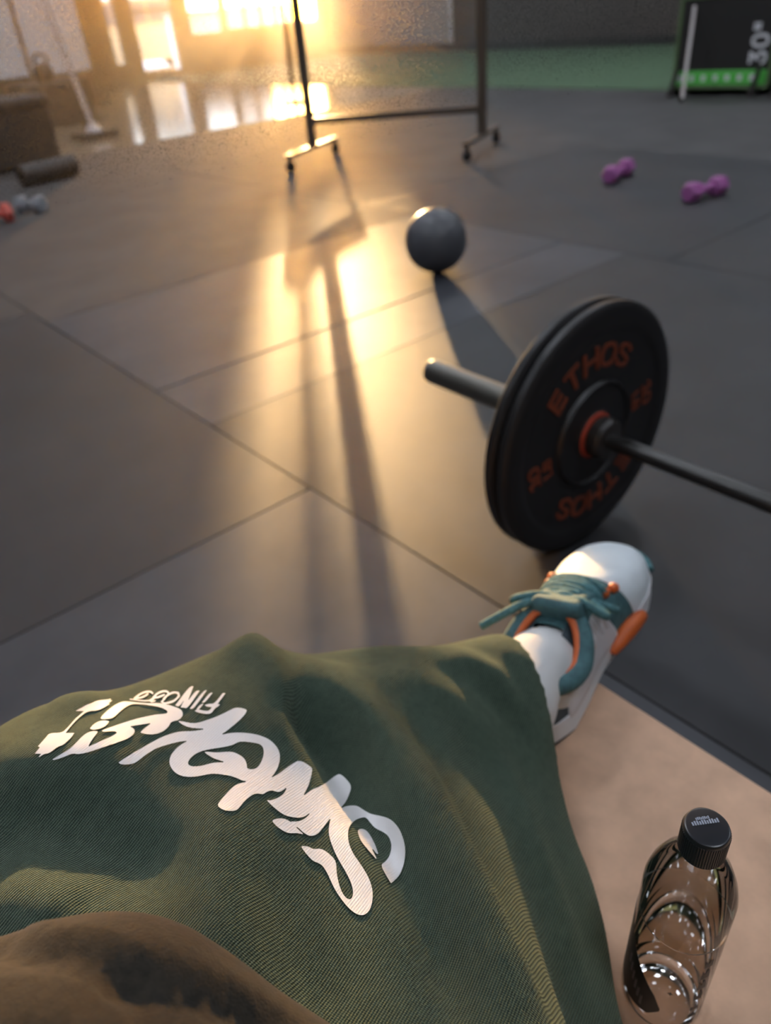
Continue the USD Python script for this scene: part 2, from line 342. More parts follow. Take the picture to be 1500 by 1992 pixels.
# parked car seen through the glass door
car = thing('car', 'beige car parked outside behind the glass door', 'car', (9.2, 20.0, -0.05))
prof = [(-2.1, 0.28), (2.05, 0.28), (2.15, 0.5), (2.1, 0.82), (1.2, 0.95), (0.55, 1.42), (-1.1, 1.45), (-1.75, 0.98), (-2.12, 0.9), (-2.2, 0.5)]
bodyp = Polygon(prof).buffer(0.05).buffer(-0.02)
bm = trimesh.creation.extrude_polygon(bodyp, 1.7, engine='earcut'); bm.apply_transform(trimesh.transformations.rotation_matrix(np.pi / 2, [1, 0, 0])); bm.apply_translation([0, 0.85, 0])
obj('body', bm, m_carpaint, car)
for nm, pl in (('windscreen', [(1.12, 0.98), (0.55, 1.38), (0.1, 1.38), (0.1, 0.98)]), ('side_window', [(0.02, 0.98), (0.02, 1.38), (-1.0, 1.39), (-1.5, 1.0)])):
    g = trimesh.creation.extrude_polygon(Polygon(pl), 1.74, engine='earcut'); g.apply_transform(trimesh.transformations.rotation_matrix(np.pi / 2, [1, 0, 0])); g.apply_translation([0, 0.87, 0])
    obj(nm, g, m_carglass, car)
for wx_ in (-1.35, 1.35):
    for wy in (-0.78, 0.78):
        w_ = lathe([(0, -0.1), (0.30, -0.1), (0.33, -0.07), (0.33, 0.07), (0.30, 0.1), (0, 0.1)], 28, 'y'); w_.apply_translation([wx_, wy, 0.33])
        obj('wheel', w_, m_tyre, car)

# ------------------------------------------------------------------ far things in the gym
pp_ = thing('wall_panel', 'large pale grey panel on the dark wall beside the window corner', 'panel', (X1 - 0.05, 12.03, 0.13))
obj('panel_sheet', rbox(0.0, 0.05, 0, 3.85, 0, 2.3, 0.012), m_panel, pp_)
obj('edge_strip', rbox(-0.015, 0.045, -0.06, -0.002, 0, 2.3, 0.01), m_white, pp_)
def whiteboard(x0, x1, zb, label):
    t = thing('whiteboard', label, 'whiteboard', (x0, 12.0, 0))
    L = x1 - x0
    obj('board', rbox(0, L, 0, 0.03, zb, zb + 1.3, 0.008), m_white, t)
    for x in (0.05, L - 0.05): obj('leg', sqbar((x, 0.055, 0.05), (x, 0.055, zb + 1.0), 0.035), m_blacksteel, t)
    for x in (0.05, L - 0.05): obj('foot', rbox(x - 0.03, x + 0.03, -0.25, 0.36, 0.0, 0.05, 0.012), m_blacksteel, t)
    return t
whiteboard(2.35, 3.90, 0.43, 'white standing board at the left edge behind the black equipment')
w2 = whiteboard(3.96, 4.78, 0.42, 'narrower white standing board with a pale latch, nearest the windows')
obj('latch', rbox(0.60, 0.68, -0.02, 0.0, 0.80, 0.92, 0.006), m_toe, w2)
# pole in a weighted square base
pole = thing('pole_stand', 'pale leaning pole in a black square base on the wood floor', 'pole stand', tuple(at(186, 268, 0.0)))
pb = at(186, 268, 0.0); d_ = pb[1]
ptop = onplane(72, -30, 1, d_) - pb; pbot = onplane(178, 240, 1, d_) - pb
obj('pole', bar(pbot, ptop, 0.026), m_pole, pole)
obj('base_plate', rbox(-0.19, 0.19, -0.16, 0.16, 0.0, 0.06, 0.015), m_blacksteel, pole)
obj('socket', lathe([(0, 0.055), (0.085, 0.055), (0.07, 0.085), (0.045, 0.12), (0, 0.12)], 24), m_pole, pole)
# black storage bench at the left edge
bp = at(125, 318, 0.0)
bench = thing('storage_bench', 'long black padded bench at the left edge of the mats', 'bench', (bp[0], bp[1], 0))
obj('bench_body', rbox(-1.55, 0.0, 0.0, 0.55, 0.03, 0.40, 0.02), m_vinyl, bench)
obj('seat_pad', rbox(-1.57, 0.02, -0.02, 0.57, 0.402, 0.50, 0.035), m_vinyl, bench)
for x in (-1.45, -0.1):
    for y in (0.06, 0.49): obj('foot', lathe([(0, 0), (0.03, 0), (0.03, 0.04), (0, 0.04)], 16).apply_translation([x, y, 0]), m_blacksteel, bench)
blk = thing('foam_block', 'tall black foam block behind the bench with a kettlebell on it', 'foam block', (3.75, 9.6, 0))
obj('block_body', rbox(-0.75, 0.0, 0.0, 0.6, 0.0, 0.44, 0.03), m_vinyl, blk)
obj('strap_handle', tube([(-0.5, -0.005, 0.25), (-0.45, -0.03, 0.25), (-0.3, -0.03, 0.25), (-0.25, -0.005, 0.25)], 0.012), m_blacksteel, blk)
kp = onplane(84, 138, 1, 9.9)
kb = thing('kettlebell', 'black kettlebell standing on the foam block in front of the white boards', 'kettlebell', (kp[0], 9.9, 0.44))
obj('bell', lathe([(0, 0), (0.06, 0), (0.085, 0.02), (0.105, 0.07), (0.1, 0.12), (0.07, 0.16), (0.03, 0.175), (0, 0.176)], 32), m_blacksteel, kb)
obj('handle', tube([(-0.06, 0, 0.15), (-0.075, 0, 0.20), (-0.06, 0, 0.245), (-0.02, 0, 0.262), (0.02, 0, 0.262), (0.06, 0, 0.245), (0.075, 0, 0.20), (0.06, 0, 0.15)], 0.017), m_blacksteel, kb)
fp = at(100, 352, 0.0)
fr = thing('foam_roller', 'black foam roller lying on the mat in front of the bench', 'foam roller', (fp[0], fp[1], 0), 0.25)
rr = lathe([(0.028, -0.22), (0.062, -0.22), (0.07, -0.212), (0.07, 0.212), (0.062, 0.22), (0.028, 0.22), (0.028, -0.22)], 32); rr.apply_transform(trimesh.transformations.rotation_matrix(np.pi / 2, [0, 1, 0])); rr.apply_translation([0, 0, 0.07])
obj('roller_body', rr, m_vinyl, fr)
# dumbbells
def dumbbell(name, label, p0, p1, m, r=0.045, group=None):
    a, b = np.asarray(p0, float), np.asarray(p1, float); L = np.linalg.norm(b - a); mid = (a + b) / 2
    t = thing(name, label, 'dumbbell', (mid[0], mid[1], mid[2]), math.atan2(b[1] - a[1], b[0] - a[0]), group)
    apo = r * math.cos(math.pi / 6)
    for s in (-1, 1):
        pr = lathe([(0, -0.5), (0.80, -0.5), (1.0, -0.34), (1.0, 0.34), (0.80, 0.5), (0, 0.5)], 6)
        pr.apply_transform(trimesh.transformations.rotation_matrix(np.pi / 6, [0, 0, 1])); pr.apply_scale([r, r, L * 0.30]); pr.apply_transform(trimesh.transformations.rotation_matrix(np.pi / 2, [0, 1, 0])); pr.apply_translation([s * L * 0.35, 0, apo])
        obj('head', pr, m, t)
    hd = lathe([(0.017, -0.25), (0.020, -0.1), (0.021, 0), (0.020, 0.1), (0.017, 0.25)], 20); hd.apply_scale([1, 1, L]); hd.apply_transform(trimesh.transformations.rotation_matrix(np.pi / 2, [0, 1, 0])); hd.apply_translation([0, 0, apo])
    obj('grip', hd, m, t)
    return t
dumbbell('dumbbell', 'pink dumbbell lying turned away on the mat, further of the two', at(1182, 358, 0.0), at(1222, 338, 0.0), m_pink)
dumbbell('dumbbell', 'pink dumbbell lying side-on on the mat, nearer of the two', at(1334, 394, 0.0), at(1404, 376, 0.0), m_pink)
dumbbell('dumbbell', 'coral red dumbbell at the left edge of the mats', at(-30, 440, 0.0), at(28, 428, 0.0), m_coral, 0.055)
dumbbell('dumbbell', 'grey dumbbell beside the coral one in front of the bench', at(40, 412, 0.0), at(88, 412, 0.0), m_greyvinyl, 0.05)

# rolling steel frame
PL, PR = at(608, 280, 0.115), at(938, 258, 0.115)
e_ = np.array([0.894, 0.447, 0.0]); n_ = PR - PL; n_[2] = 0
rack = thing('rolling_rack', 'dark rolling steel frame with T feet on casters in front of the windows', 'rack', (PL[0], PL[1], 0))
o = np.array([PL[0], PL[1], 0])
ztop = 1.75
for P in (PL, PR):
    q = P - o; q[2] = 0
    obj('upright', sqbar(q + [0, 0, 0.10], q + [0, 0, ztop], 0.045), m_rack, rack)
    obj('foot', sqbar(q - e_ * 0.36 + [0, 0, 0.098], q + e_ * 0.36 + [0, 0, 0.098], 0.045, 0.022), m_rack, rack)
    for s in (-1, 1):
        c_ = q + e_ * 0.335 * s
        ca = obj('caster', cat_(bar(c_ + [0, 0, 0.06], c_ + [0, 0, 0.085], 0.014), sqbar(c_ + [0, 0.016, 0.03], c_ + [0, 0.016, 0.07], 0.022, 0.004), sqbar(c_ + [0, -0.016, 0.03], c_ + [0, -0.016, 0.07], 0.022, 0.004)), m_rack, rack)
        wh = lathe([(0, -0.011), (0.030, -0.011), (0.034, -0.006), (0.034, 0.006), (0.030, 0.011), (0, 0.011)], 24, 'y'); wh.apply_translation(c_ + [0, 0, 0.034])
        obj('wheel', wh, m_vinyl, ca)
zc = onplane(611, 236, 0, PL[0])[2]
obj('crossbar', sqbar([0, 0, zc], [n_[0], n_[1], zc], 0.04), m_rack, rack)
obj('top_bar', sqbar([0, 0, ztop - 0.02], [n_[0], n_[1], ztop - 0.02], 0.045), m_rack, rack)

sb = at(574, 200, 0.0)
post = thing('slim_post', 'slim dark post on the wood floor in the glare behind the rolling frame', 'post', (sb[0], sb[1], 0))
obj('post_shaft', bar((0, 0, 0.02), (0, 0, 1.75), 0.024), m_blacksteel, post)
obj('post_base', lathe([(0, 0), (0.14, 0), (0.14, 0.012), (0.03, 0.03), (0, 0.03)], 32), m_blacksteel, post)
# foam plyo boxes with coloured bands
def foam_box(name, label, p0, p1, h, m_band, number, depth=0.75):
    """front face from p0 to p1 (left to right as seen), p on the floor"""
    p0, p1 = np.asarray(p0), np.asarray(p1); L = np.linalg.norm((p1 - p0)[:2]); ang = math.atan2(p1[1] - p0[1], p1[0] - p0[0])
    t = thing(name, label, 'plyo box', (p0[0], p0[1], 0.0), ang)
    z0 = 0.05
    obj('box_body', rbox(0, L, 0, depth, z0, z0 + h, 0.02), m_vinyl, t)
    e = 0.014
    obj('edge_piping', cat_(bar((0.01, 0.0, z0 + 0.02), (0.01, 0.0, z0 + h - 0.01), e), bar((L - 0.01, 0.0, z0 + 0.02), (L - 0.01, 0.0, z0 + h - 0.01), e), bar((0.01, 0.0, z0 + h - 0.01), (L - 0.01, 0.0, z0 + h - 0.01), e), bar((0.01, 0, z0 + 0.012), (L - 0.01, 0, z0 + 0.012), e)), m_greensteel, t)
    bnd = obj('band', rbox(0.03, L - 0.03, -0.012, 0.004, z0 + 0.03, z0 + 0.03 + 0.105, 0.005), m_band, t)
    for k in range(7):
        if number is None: break
        x = L * (0.09 + 0.123 * k)
        obj('print_mark', rbox(x - 0.018, x + 0.018, -0.016, -0.011, z0 + 0.06, z0 + 0.105, 0.002, 2), m_print_white, bnd)
    for x in (0.03, L - 0.10):
        obj('stand_leg', sqbar((x - 0.02, -0.06, 0.0), (x + 0.02, -0.03, z0 + 0.16), 0.03), m_blacksteel, t)
        obj('stand_foot', rbox(x - 0.035, x + 0.015, -0.075, depth, 0.0, 0.045, 0.008), m_blacksteel, t)
    if number:
        tx = meshkit.text_mesh(number, 0.128, 0.004, bold=True); tx.apply_transform(trimesh.transformations.rotation_matrix(np.pi / 2, [0, 0, 1]))
        b_ = tx.bounds
        tx.apply_transform(trimesh.transformations.rotation_matrix(np.pi / 2, [1, 0, 0]))
        b_ = tx.bounds; tx.apply_translation([L - 0.05 - b_[1][0], -0.002 - b_[0][1] - 0.004, z0 + 0.172 - b_[0][2]])
        obj('number_print', tx, m_print_white, t)
    return t, L, ang
q0, q1 = at(1304, 187, 0.0), at(1491, 186, 0.0)
hb = onplane(1318, 24, 0, q0[0])[2]
fb, Lb, angb = foam_box('foam_plyo_box', 'black foam plyo box with 30 printed on it and a bright green band', q0, q1, 0.66, m_green, '30"')
q2 = q1 + (q1 - q0) / np.linalg.norm(q1 - q0) * 0.05
foam_box('foam_plyo_box', 'black foam plyo box with a blue band at the right edge', q2, q2 + (q1 - q0) * 0.8, 0.5, m_blue, None)
ub = (q1 - q0) / np.linalg.norm(q1 - q0); vb = np.array([-ub[1], ub[0], 0])
for (s_, w_, lab, mm) in ((0.05, 0.10, 'pale pink dumbbell on the left end of the foam plyo box', m_pole), (0.52, 0.2, 'pink dumbbell on top of the foam plyo box', m_pink)):
    c0 = q0 + ub * s_ + vb * 0.1
    dumbbell('dumbbell', lab, c0 + [0, 0, 0.711], c0 + ub * w_ + [0, 0, 0.711], mm, 0.045)
lean = thing('grey_bar', 'thin grey bar leaning on the front of the green banded plyo box', 'bar', tuple(at(1326, 199, 0.0)))
g0 = at(1326, 199, 0.0); g1 = q0 + ub * 0.30 - vb * 0.03; g1[2] = 0.72
g1 = onplane(1352, 12, 0, g1[0] - 0.0)
obj('bar_shaft', bar((0, 0, 0.015), g1 - g0, 0.014), m_pole, lean)
obj('end_cap', lathe([(0, 0), (0.02, 0), (0.02, 0.03), (0, 0.03)], 16), m_vinyl, lean)

# ------------------------------------------------------------------ ball, barbell
rb_ = 0.1155
bc = at(848, 468, rb_)
ball = thing('medicine_ball', 'dark grey rubber medicine ball on the sunlit mat', 'ball', (bc[0], bc[1], 0))
sp = trimesh.creation.icosphere(subdivisions=5, radius=rb_); sp.apply_translation([0, 0, rb_]); obj('ball_shell', sp, m_ball, ball, smooth=True)
vl = lathe([(0, 0.0), (0.012, 0.0), (0.012, 0.002), (0, 0.003)], 16); vl.apply_translation([0, 0, 2 * rb_ - 0.001]); obj('valve', vl, m_blacksteel, ball)

PC = np.array([0.9645, 0.643, 0.225]); PA = -0.016        # plate centre (near face), bar heading
RB = TR((0, 0, 0), 0, 0, PA)
def plate(name, label, y, flip=False, group=None):
    """bumper plate; local -y is the printed face, at y=0; thickness T towards +y"""
    t = thing(name, label, 'weight plate', (PC[0] - math.sin(PA) * y, PC[1] + y, PC[2]), PA + (math.pi if flip else 0), group)
    T = 0.0265
    prof = [(0.026, 0.002), (0.042, 0.0), (0.046, 0.003), (0.088, 0.003), (0.092, -0.0015), (0.096, 0.0055), (0.176, 0.0055), (0.184, 0.0015), (0.192, 0.0), (0.210, 0.0), (0.219, 0.003), (0.2245, 0.008), (0.225, 0.0125), (0.2245, T - 0.008), (0.219, T - 0.003), (0.21, T), (0.19, T), (0.1, T - 0.004), (0.046, T - 0.004), (0.042, T), (0.026, T - 0.002), (0.026, 0.002)]
    m = lathe([(r, -z) for r, z in prof], 128, 'y')
    m.fix_normals()
    obj('plate_body', m, m_bumper, t, smooth=30)
    ringm = lathe([(0.027, -0.0005), (0.027, 0.0035), (0.0405, 0.003), (0.0415, -0.0005)], 64, 'y')
    obj('hub_ring', ringm, m_red, t)
    def arc_text(s, a_mid, r, h, step):
        out = []
        for k, ch in enumerate(s):
            tm = meshkit.text_mesh(ch, h, 0.0016, bold=True); b = tm.bounds
            tm.apply_translation([-(b[0][0] + b[1][0]) / 2, -h / 2, 0]); tm.apply_scale([1.25, 1, 1])
            a = a_mid - math.radians(step) * (k - (len(s) - 1) / 2)
            tm.apply_transform(trimesh.transformations.rotation_matrix(a - math.pi / 2, [0, 0, 1])); tm.apply_translation([r * math.cos(a), r * math.sin(a), 0])
            tm.apply_transform(trimesh.transformations.rotation_matrix(math.pi / 2, [1, 0, 0])); tm.apply_translation([0, 0.0052, 0])
            out.append(tm)
        return cat_(*out)
    for a_ in (99, 279): obj('lettering', arc_text('ETHOS', math.radians(a_), 0.140, 0.038, 18.5), m_orange, t)
    for a_ in (189, 9):
        obj('weight_lettering', cat_(arc_text('10', math.radians(a_), 0.152, 0.026, 8.0), arc_text('LB', math.radians(a_), 0.120, 0.020, 9.0)), m_orange, t)
    return t
plate('bumper_plate', 'black bumper plate with red ETHOS lettering facing the shoe', 0.0)
plate('bumper_plate', 'black bumper plate behind the lettered one, on the sleeve side', 0.0275)
bb = thing('barbell', 'dark steel barbell with its sleeve end lying across the mat', 'barbell', (PC[0], PC[1], PC[2]), PA)
obj('shaft', lathe([(0, 0.02), (0.014, 0.02), (0.014, 1.36), (0, 1.36)], 28, 'y'), m_darkchrome, bb)
for sgn, off in ((1, 0.0), (-1, -1.36)):
    obj('sleeve', lathe([(0, -0.41), (0.011, -0.409), (0.012, -0.4127), (0.0235, -0.4125), (0.025, -0.405), (0.025, 0.004), (0, 0.004)], 40, 'y') if sgn == 1 else lathe([(0, 1.356), (0.025, 1.356), (0.025, 1.765), (0.0235, 1.772), (0, 1.772)], 40, 'y'), m_sleeve, bb)
    obj('collar', lathe([(0.0, 0.004), (0.034, 0.004), (0.0365, 0.007), (0.0365, 0.024), (0.032, 0.030), (0.014, 0.032), (0.0, 0.032)], 48, 'y') if sgn == 1 else lathe([(0, 1.33), (0.034, 1.33), (0.0365, 1.335), (0.0365, 1.352), (0.03, 1.356), (0, 1.356)], 48, 'y'), m_blacksteel, bb)
plate('bumper_plate', 'black bumper plate on the far right sleeve out beside the box', -1.362, True)
# ------------------------------------------------------------------ the wooden box the person sits on
BT = 0.27
wb = thing('plyo_box', 'low fibreboard plyo box under the leg and the water bottle', 'plyo box', (0, 0, 0))
obj('top_board', rbox(-0.28, 0.475, -0.36, 0.395, BT - 0.018, BT, 0.003), m_fibre, wb)
for nm, b_ in (('side_board', (0.455, 0.473, -0.358, 0.393)), ('side_board', (-0.278, -0.26, -0.358, 0.393))):
    obj(nm, bx(b_[0], b_[1], b_[2], b_[3], 0.0, BT - 0.0185), m_fibre_edge, wb)
for y_ in (-0.358, 0.375):
    obj('end_board', bx(-0.2595, 0.4545, y_, y_ + 0.018, 0.0, BT - 0.0185), m_fibre_edge, wb)

# ------------------------------------------------------------------ signed distance sculpting
def smin(a, b, k):
    h = np.clip(.5 + .5 * (b - a) / k, 0, 1); return b * (1 - h) + a * h - k * h * (1 - h)
def capd(P, a, b, ra, rb):
    a = np.asarray(a, float); b = np.asarray(b, float); ab = b - a
    t = np.clip(((P - a) @ ab) / max(ab @ ab, 1e-12), 0, 1); return np.linalg.norm(P - a - t[..., None] * ab, axis=-1) - (ra + (rb - ra) * t)
def sdf_union(P, prims):
    d = None
    for (a, b, ra, rb, k) in prims:
        c_ = capd(P, a, b, ra, rb); d = c_ if d is None else smin(d, c_, k)
    return d
def surface_nets(fn, lo, hi, h):
    lo = np.asarray(lo, float); n = np.ceil((np.asarray(hi) - lo) / h).astype(int) + 1
    ax = [lo[i] + h * np.arange(n[i]) for i in range(3)]
    D = np.empty(n, np.float32)
    for i in range(n[0]): D[i] = fn(np.stack(np.meshgrid([ax[0][i]], ax[1], ax[2], indexing='ij'), -1)[0])
    S = D < 0
    acc = np.zeros(tuple(n - 1) + (3,), np.float32); cnt = np.zeros(tuple(n - 1), np.int16)
    sl = lambda o: tuple(slice(o[q], n[q] - 1 + o[q]) for q in range(3))
    for a in [(i, j, k) for i in (0, 1) for j in (0, 1) for k in (0, 1)]:
        for q in range(3):
            if a[q] == 0:
                b = list(a); b[q] = 1; da, db = D[sl(a)], D[sl(b)]; m = S[sl(a)] != S[sl(b)]
                t = np.where(m, da / np.where(m, da - db, 1), 0)
                for r in range(3): acc[..., r] += np.where(m, (a[r] + (t if r == q else 0)), 0)
                cnt += m
    act = cnt > 0; idx = -np.ones(tuple(n - 1), np.int64); idx[act] = np.arange(act.sum())
    V = lo + h * (np.argwhere(act) + acc[act] / cnt[act][:, None]); F = []
    for q in range(3):
        u, w = (q + 1) % 3, (q + 2) % 3
        a = [slice(None)] * 3; a[q] = slice(0, n[q] - 1); b = [slice(None)] * 3; b[q] = slice(1, n[q])
        E = np.argwhere(S[tuple(a)] != S[tuple(b)]); E = E[(E[:, u] > 0) & (E[:, w] > 0) & (E[:, u] < n[u] - 1) & (E[:, w] < n[w] - 1)]
        s = S[E[:, 0], E[:, 1], E[:, 2]]
        def c(du, dw):
            e = E.copy(); e[:, u] -= du; e[:, w] -= dw; return idx[e[:, 0], e[:, 1], e[:, 2]]
        Q = np.stack([c(1, 1), c(0, 1), c(0, 0), c(1, 0)], 1); Q[~s] = Q[~s][:, ::-1]; F.append(Q)
    F = np.vstack(F); return V, np.vstack([F[:, [0, 1, 2]], F[:, [0, 2, 3]]])
def vnormals(V, F):
    fn = np.cross(V[F[:, 1]] - V[F[:, 0]], V[F[:, 2]] - V[F[:, 0]]); N = np.zeros_like(V)
    for k in range(3): np.add.at(N, F[:, k], fn)
    return N / np.maximum(np.linalg.norm(N, axis=1, keepdims=True), 1e-12)
def along(pts, step=14):
    p = np.asarray(pts, float); s = np.r_[0, np.cumsum(np.linalg.norm(np.diff(p, axis=0), axis=1))]
    t = np.linspace(0, s[-1], int(s[-1] / step) + 2); return np.stack([np.interp(t, s, p[:, i]) for i in range(p.shape[1])], 1)
def cast(uv, fn, t0=.2, t1=1.2):
    d = np.array([ray(p) for p in uv]); t = np.full(len(d), t0)
    for _ in range(90): t = np.minimum(t + .7 * fn(EYE + t[:, None] * d) / np.linalg.norm(d, axis=1), t1)
    return EYE + t[:, None] * d, t

person = thing('person', 'seated person in green sweatpants with a white print, brown sweatshirt and teal trainer', 'person', (0, 0, 0))

# sweatpants: left thigh up to the raised knee, shin falling back to the foot on the box
K = np.array([.0, .36, .423]); HIP = np.array([-.2, 0., .43]); ANK = np.array([.352, .286, .350])
AX = np.array([.125, -.045, -.045]); AX /= np.linalg.norm(AX); CUT = np.array([.337, .287, .348])
TROUSER = [(HIP, K, .125, .085, .05), ([-.12, .0, .464], [.085, .31, .417], .10, .074, .05),
           (K, [.12, .36, .407], .08, .068, .05), ([.12, .36, .407], [.215, .325, .380], .062, .056, .05), ([.215, .325, .380], ANK, .056, .056, .05), ([.085, .33, .428], [.138, .362, .430], .05, .041, .03),
           ([.0, -.02, .44], [.185, .272, .400], .085, .05, .04),
           ([-.05, -.02, .36], [.128, .03, .30], .10, .045, .06), ([.128, .03, .30], [.215, .17, .31], .045, .045, .06),
           ([.215, .17, .31], [.285, .255, .335], .045, .05, .05), ([.06, .10, .34], [.17, .21, .34], .06, .06, .08),
           # seat and the right thigh, out of the picture to the right
           (HIP, [-.12, -.20, .39], .13, .125, .06), ([-.12, -.20, .39], [.30, -.30, .37], .12, .085, .05), ([.30, -.30, .37], [.54, -.31, .10], .075, .06, .05)]
def trouser_fn(P):
    d = sdf_union(P, TROUSER); return np.maximum(d, np.where(P[..., 1] > 0.1, (P - CUT) @ AX, -1.0))
STROKES = [([(440, 1280), (490, 1256), (530, 1290), (580, 1380)], .010, .014), ([(90, 1378), (160, 1366), (205, 1372)], .007, .018), ([(248, 1345), (238, 1375)], -.007, .010), ([(600, 1275), (700, 1275), (790, 1282)], -.006, .016),  # polyline along the fold as seen, height, width (m)
    ([(520, 1290), (590, 1380), (650, 1450), (700, 1530), (760, 1620), (820, 1760), (900, 1992)], -.024, .021),
    ([(640, 1300), (720, 1400), (800, 1520), (870, 1650), (950, 1800), (1040, 1992)], .014, .020),
    ([(500, 1245), (560, 1400), (640, 1540), (690, 1620), (760, 1730), (860, 1992)], .010, .012),
    ([(700, 1300), (800, 1400), (880, 1520), (950, 1680), (1010, 1850), (1080, 1992)], -.007, .013),
    ([(760, 1290), (860, 1350), (940, 1430), (1010, 1560), (1080, 1750), (1140, 1950)], .006, .012),
    ([(830, 1280), (930, 1330), (1000, 1400), (1030, 1440)], -.007, .008),
    ([(880, 1262), (960, 1300), (1010, 1370)], .005, .008), ([(920, 1255), (990, 1290), (1030, 1370)], -.005, .006),
    ([(-40, 1600), (100, 1600), (220, 1650), (330, 1700)], -.010, .022), ([(-40, 1480), (100, 1490), (250, 1450)], .006, .022),
    ([(300, 1330), (240, 1350), (150, 1400)], -.004, .010), ([(400, 1560), (410, 1700), (430, 1900)], .005, .018),
    ([(320, 1600), (330, 1750)], -.005, .018), ([(520, 1640), (570, 1800), (640, 1992)], -.006, .018), ([(-20, 1760), (60, 1740), (150, 1780)], .008, .02)]
TV, TF = surface_nets(trouser_fn, [-.40, -.46, .02], [.66, .56, .62], .0048)
TN = vnormals(TV, TF); dx_ = np.zeros(len(TV))
for pts, hh, w_ in STROKES:
    P, t_ = cast(along(pts), trouser_fn); P = P[t_ < 1.1]
    if len(P):
        dist, j = cKDTree(P).query(TV); e__ = np.minimum(j, len(P) - 1 - j) / max(3, len(P) * .25)
        dx_ += hh * np.exp(-(dist / w_) ** 2) * np.clip(.3 + e__, 0, 1)
TV = TV + TN * dx_[:, None]
from scipy.sparse import coo_matrix
def relax(V, F, n=4, lam=.5):
    i = np.r_[F[:, 0], F[:, 1], F[:, 2], F[:, 1], F[:, 2], F[:, 0]]; j = np.r_[F[:, 1], F[:, 2], F[:, 0], F[:, 0], F[:, 1], F[:, 2]]
    A = coo_matrix((np.ones(len(i)), (i, j)), shape=(len(V), len(V))).tocsr(); A.data[:] = 1; d = np.asarray(A.sum(1)).ravel()
    for _ in range(n): V = V + lam * ((A @ V) / np.maximum(d, 1)[:, None] - V)
    return V
TV = relax(TV, TF)
TV[:, 2] = np.where((TV[:, 0] < 0.475) & (TV[:, 0] > -.28) & (TV[:, 1] < .395), np.maximum(TV[:, 2], BT + 0.001), TV[:, 2])
trouser_mesh = trimesh.Trimesh(TV, TF, process=False)
tro = obj('sweatpants', trouser_mesh, m_knit, person, smooth=True)

# the white print, lying on the cloth
Z1 = lambda x, y: (60 + x / 6, 1320 + y / 6)
Z2 = lambda x, y: (220 + x / 5.357, 1320 + y / 5.357)
Z3 = lambda x, y: (320 + x / 5.357, 1400 + y / 5.357)
Z4 = lambda x, y: (500 + x / 7.5, 1460 + y / 7.5)
Z5 = lambda x, y: (570 + x / 6.25, 1540 + y / 6.25)
def pg(z, *p): return Polygon([z(*q) for q in p]).buffer(0)
def ln(z, w, *p): return LineString([z(*q) for q in p]).buffer(w, cap_style=1, join_style=1)
bell = [pg(Z1, (520, 392), (655, 312), (700, 305), (770, 265), (835, 262), (895, 258), (930, 245), (918, 268), (950, 265), (900, 300), (918, 308), (880, 330), (795, 388), (655, 392)),
        pg(Z1, (665, 385), (625, 390), (520, 480), (430, 590), (355, 658), (405, 652), (470, 570), (560, 470), (650, 400)),
        pg(Z1, (220, 650), (510, 650), (470, 710), (375, 795), (320, 805), (220, 885), (160, 890), (90, 935), (125, 890), (50, 890), (110, 815), (85, 805), (180, 700))]
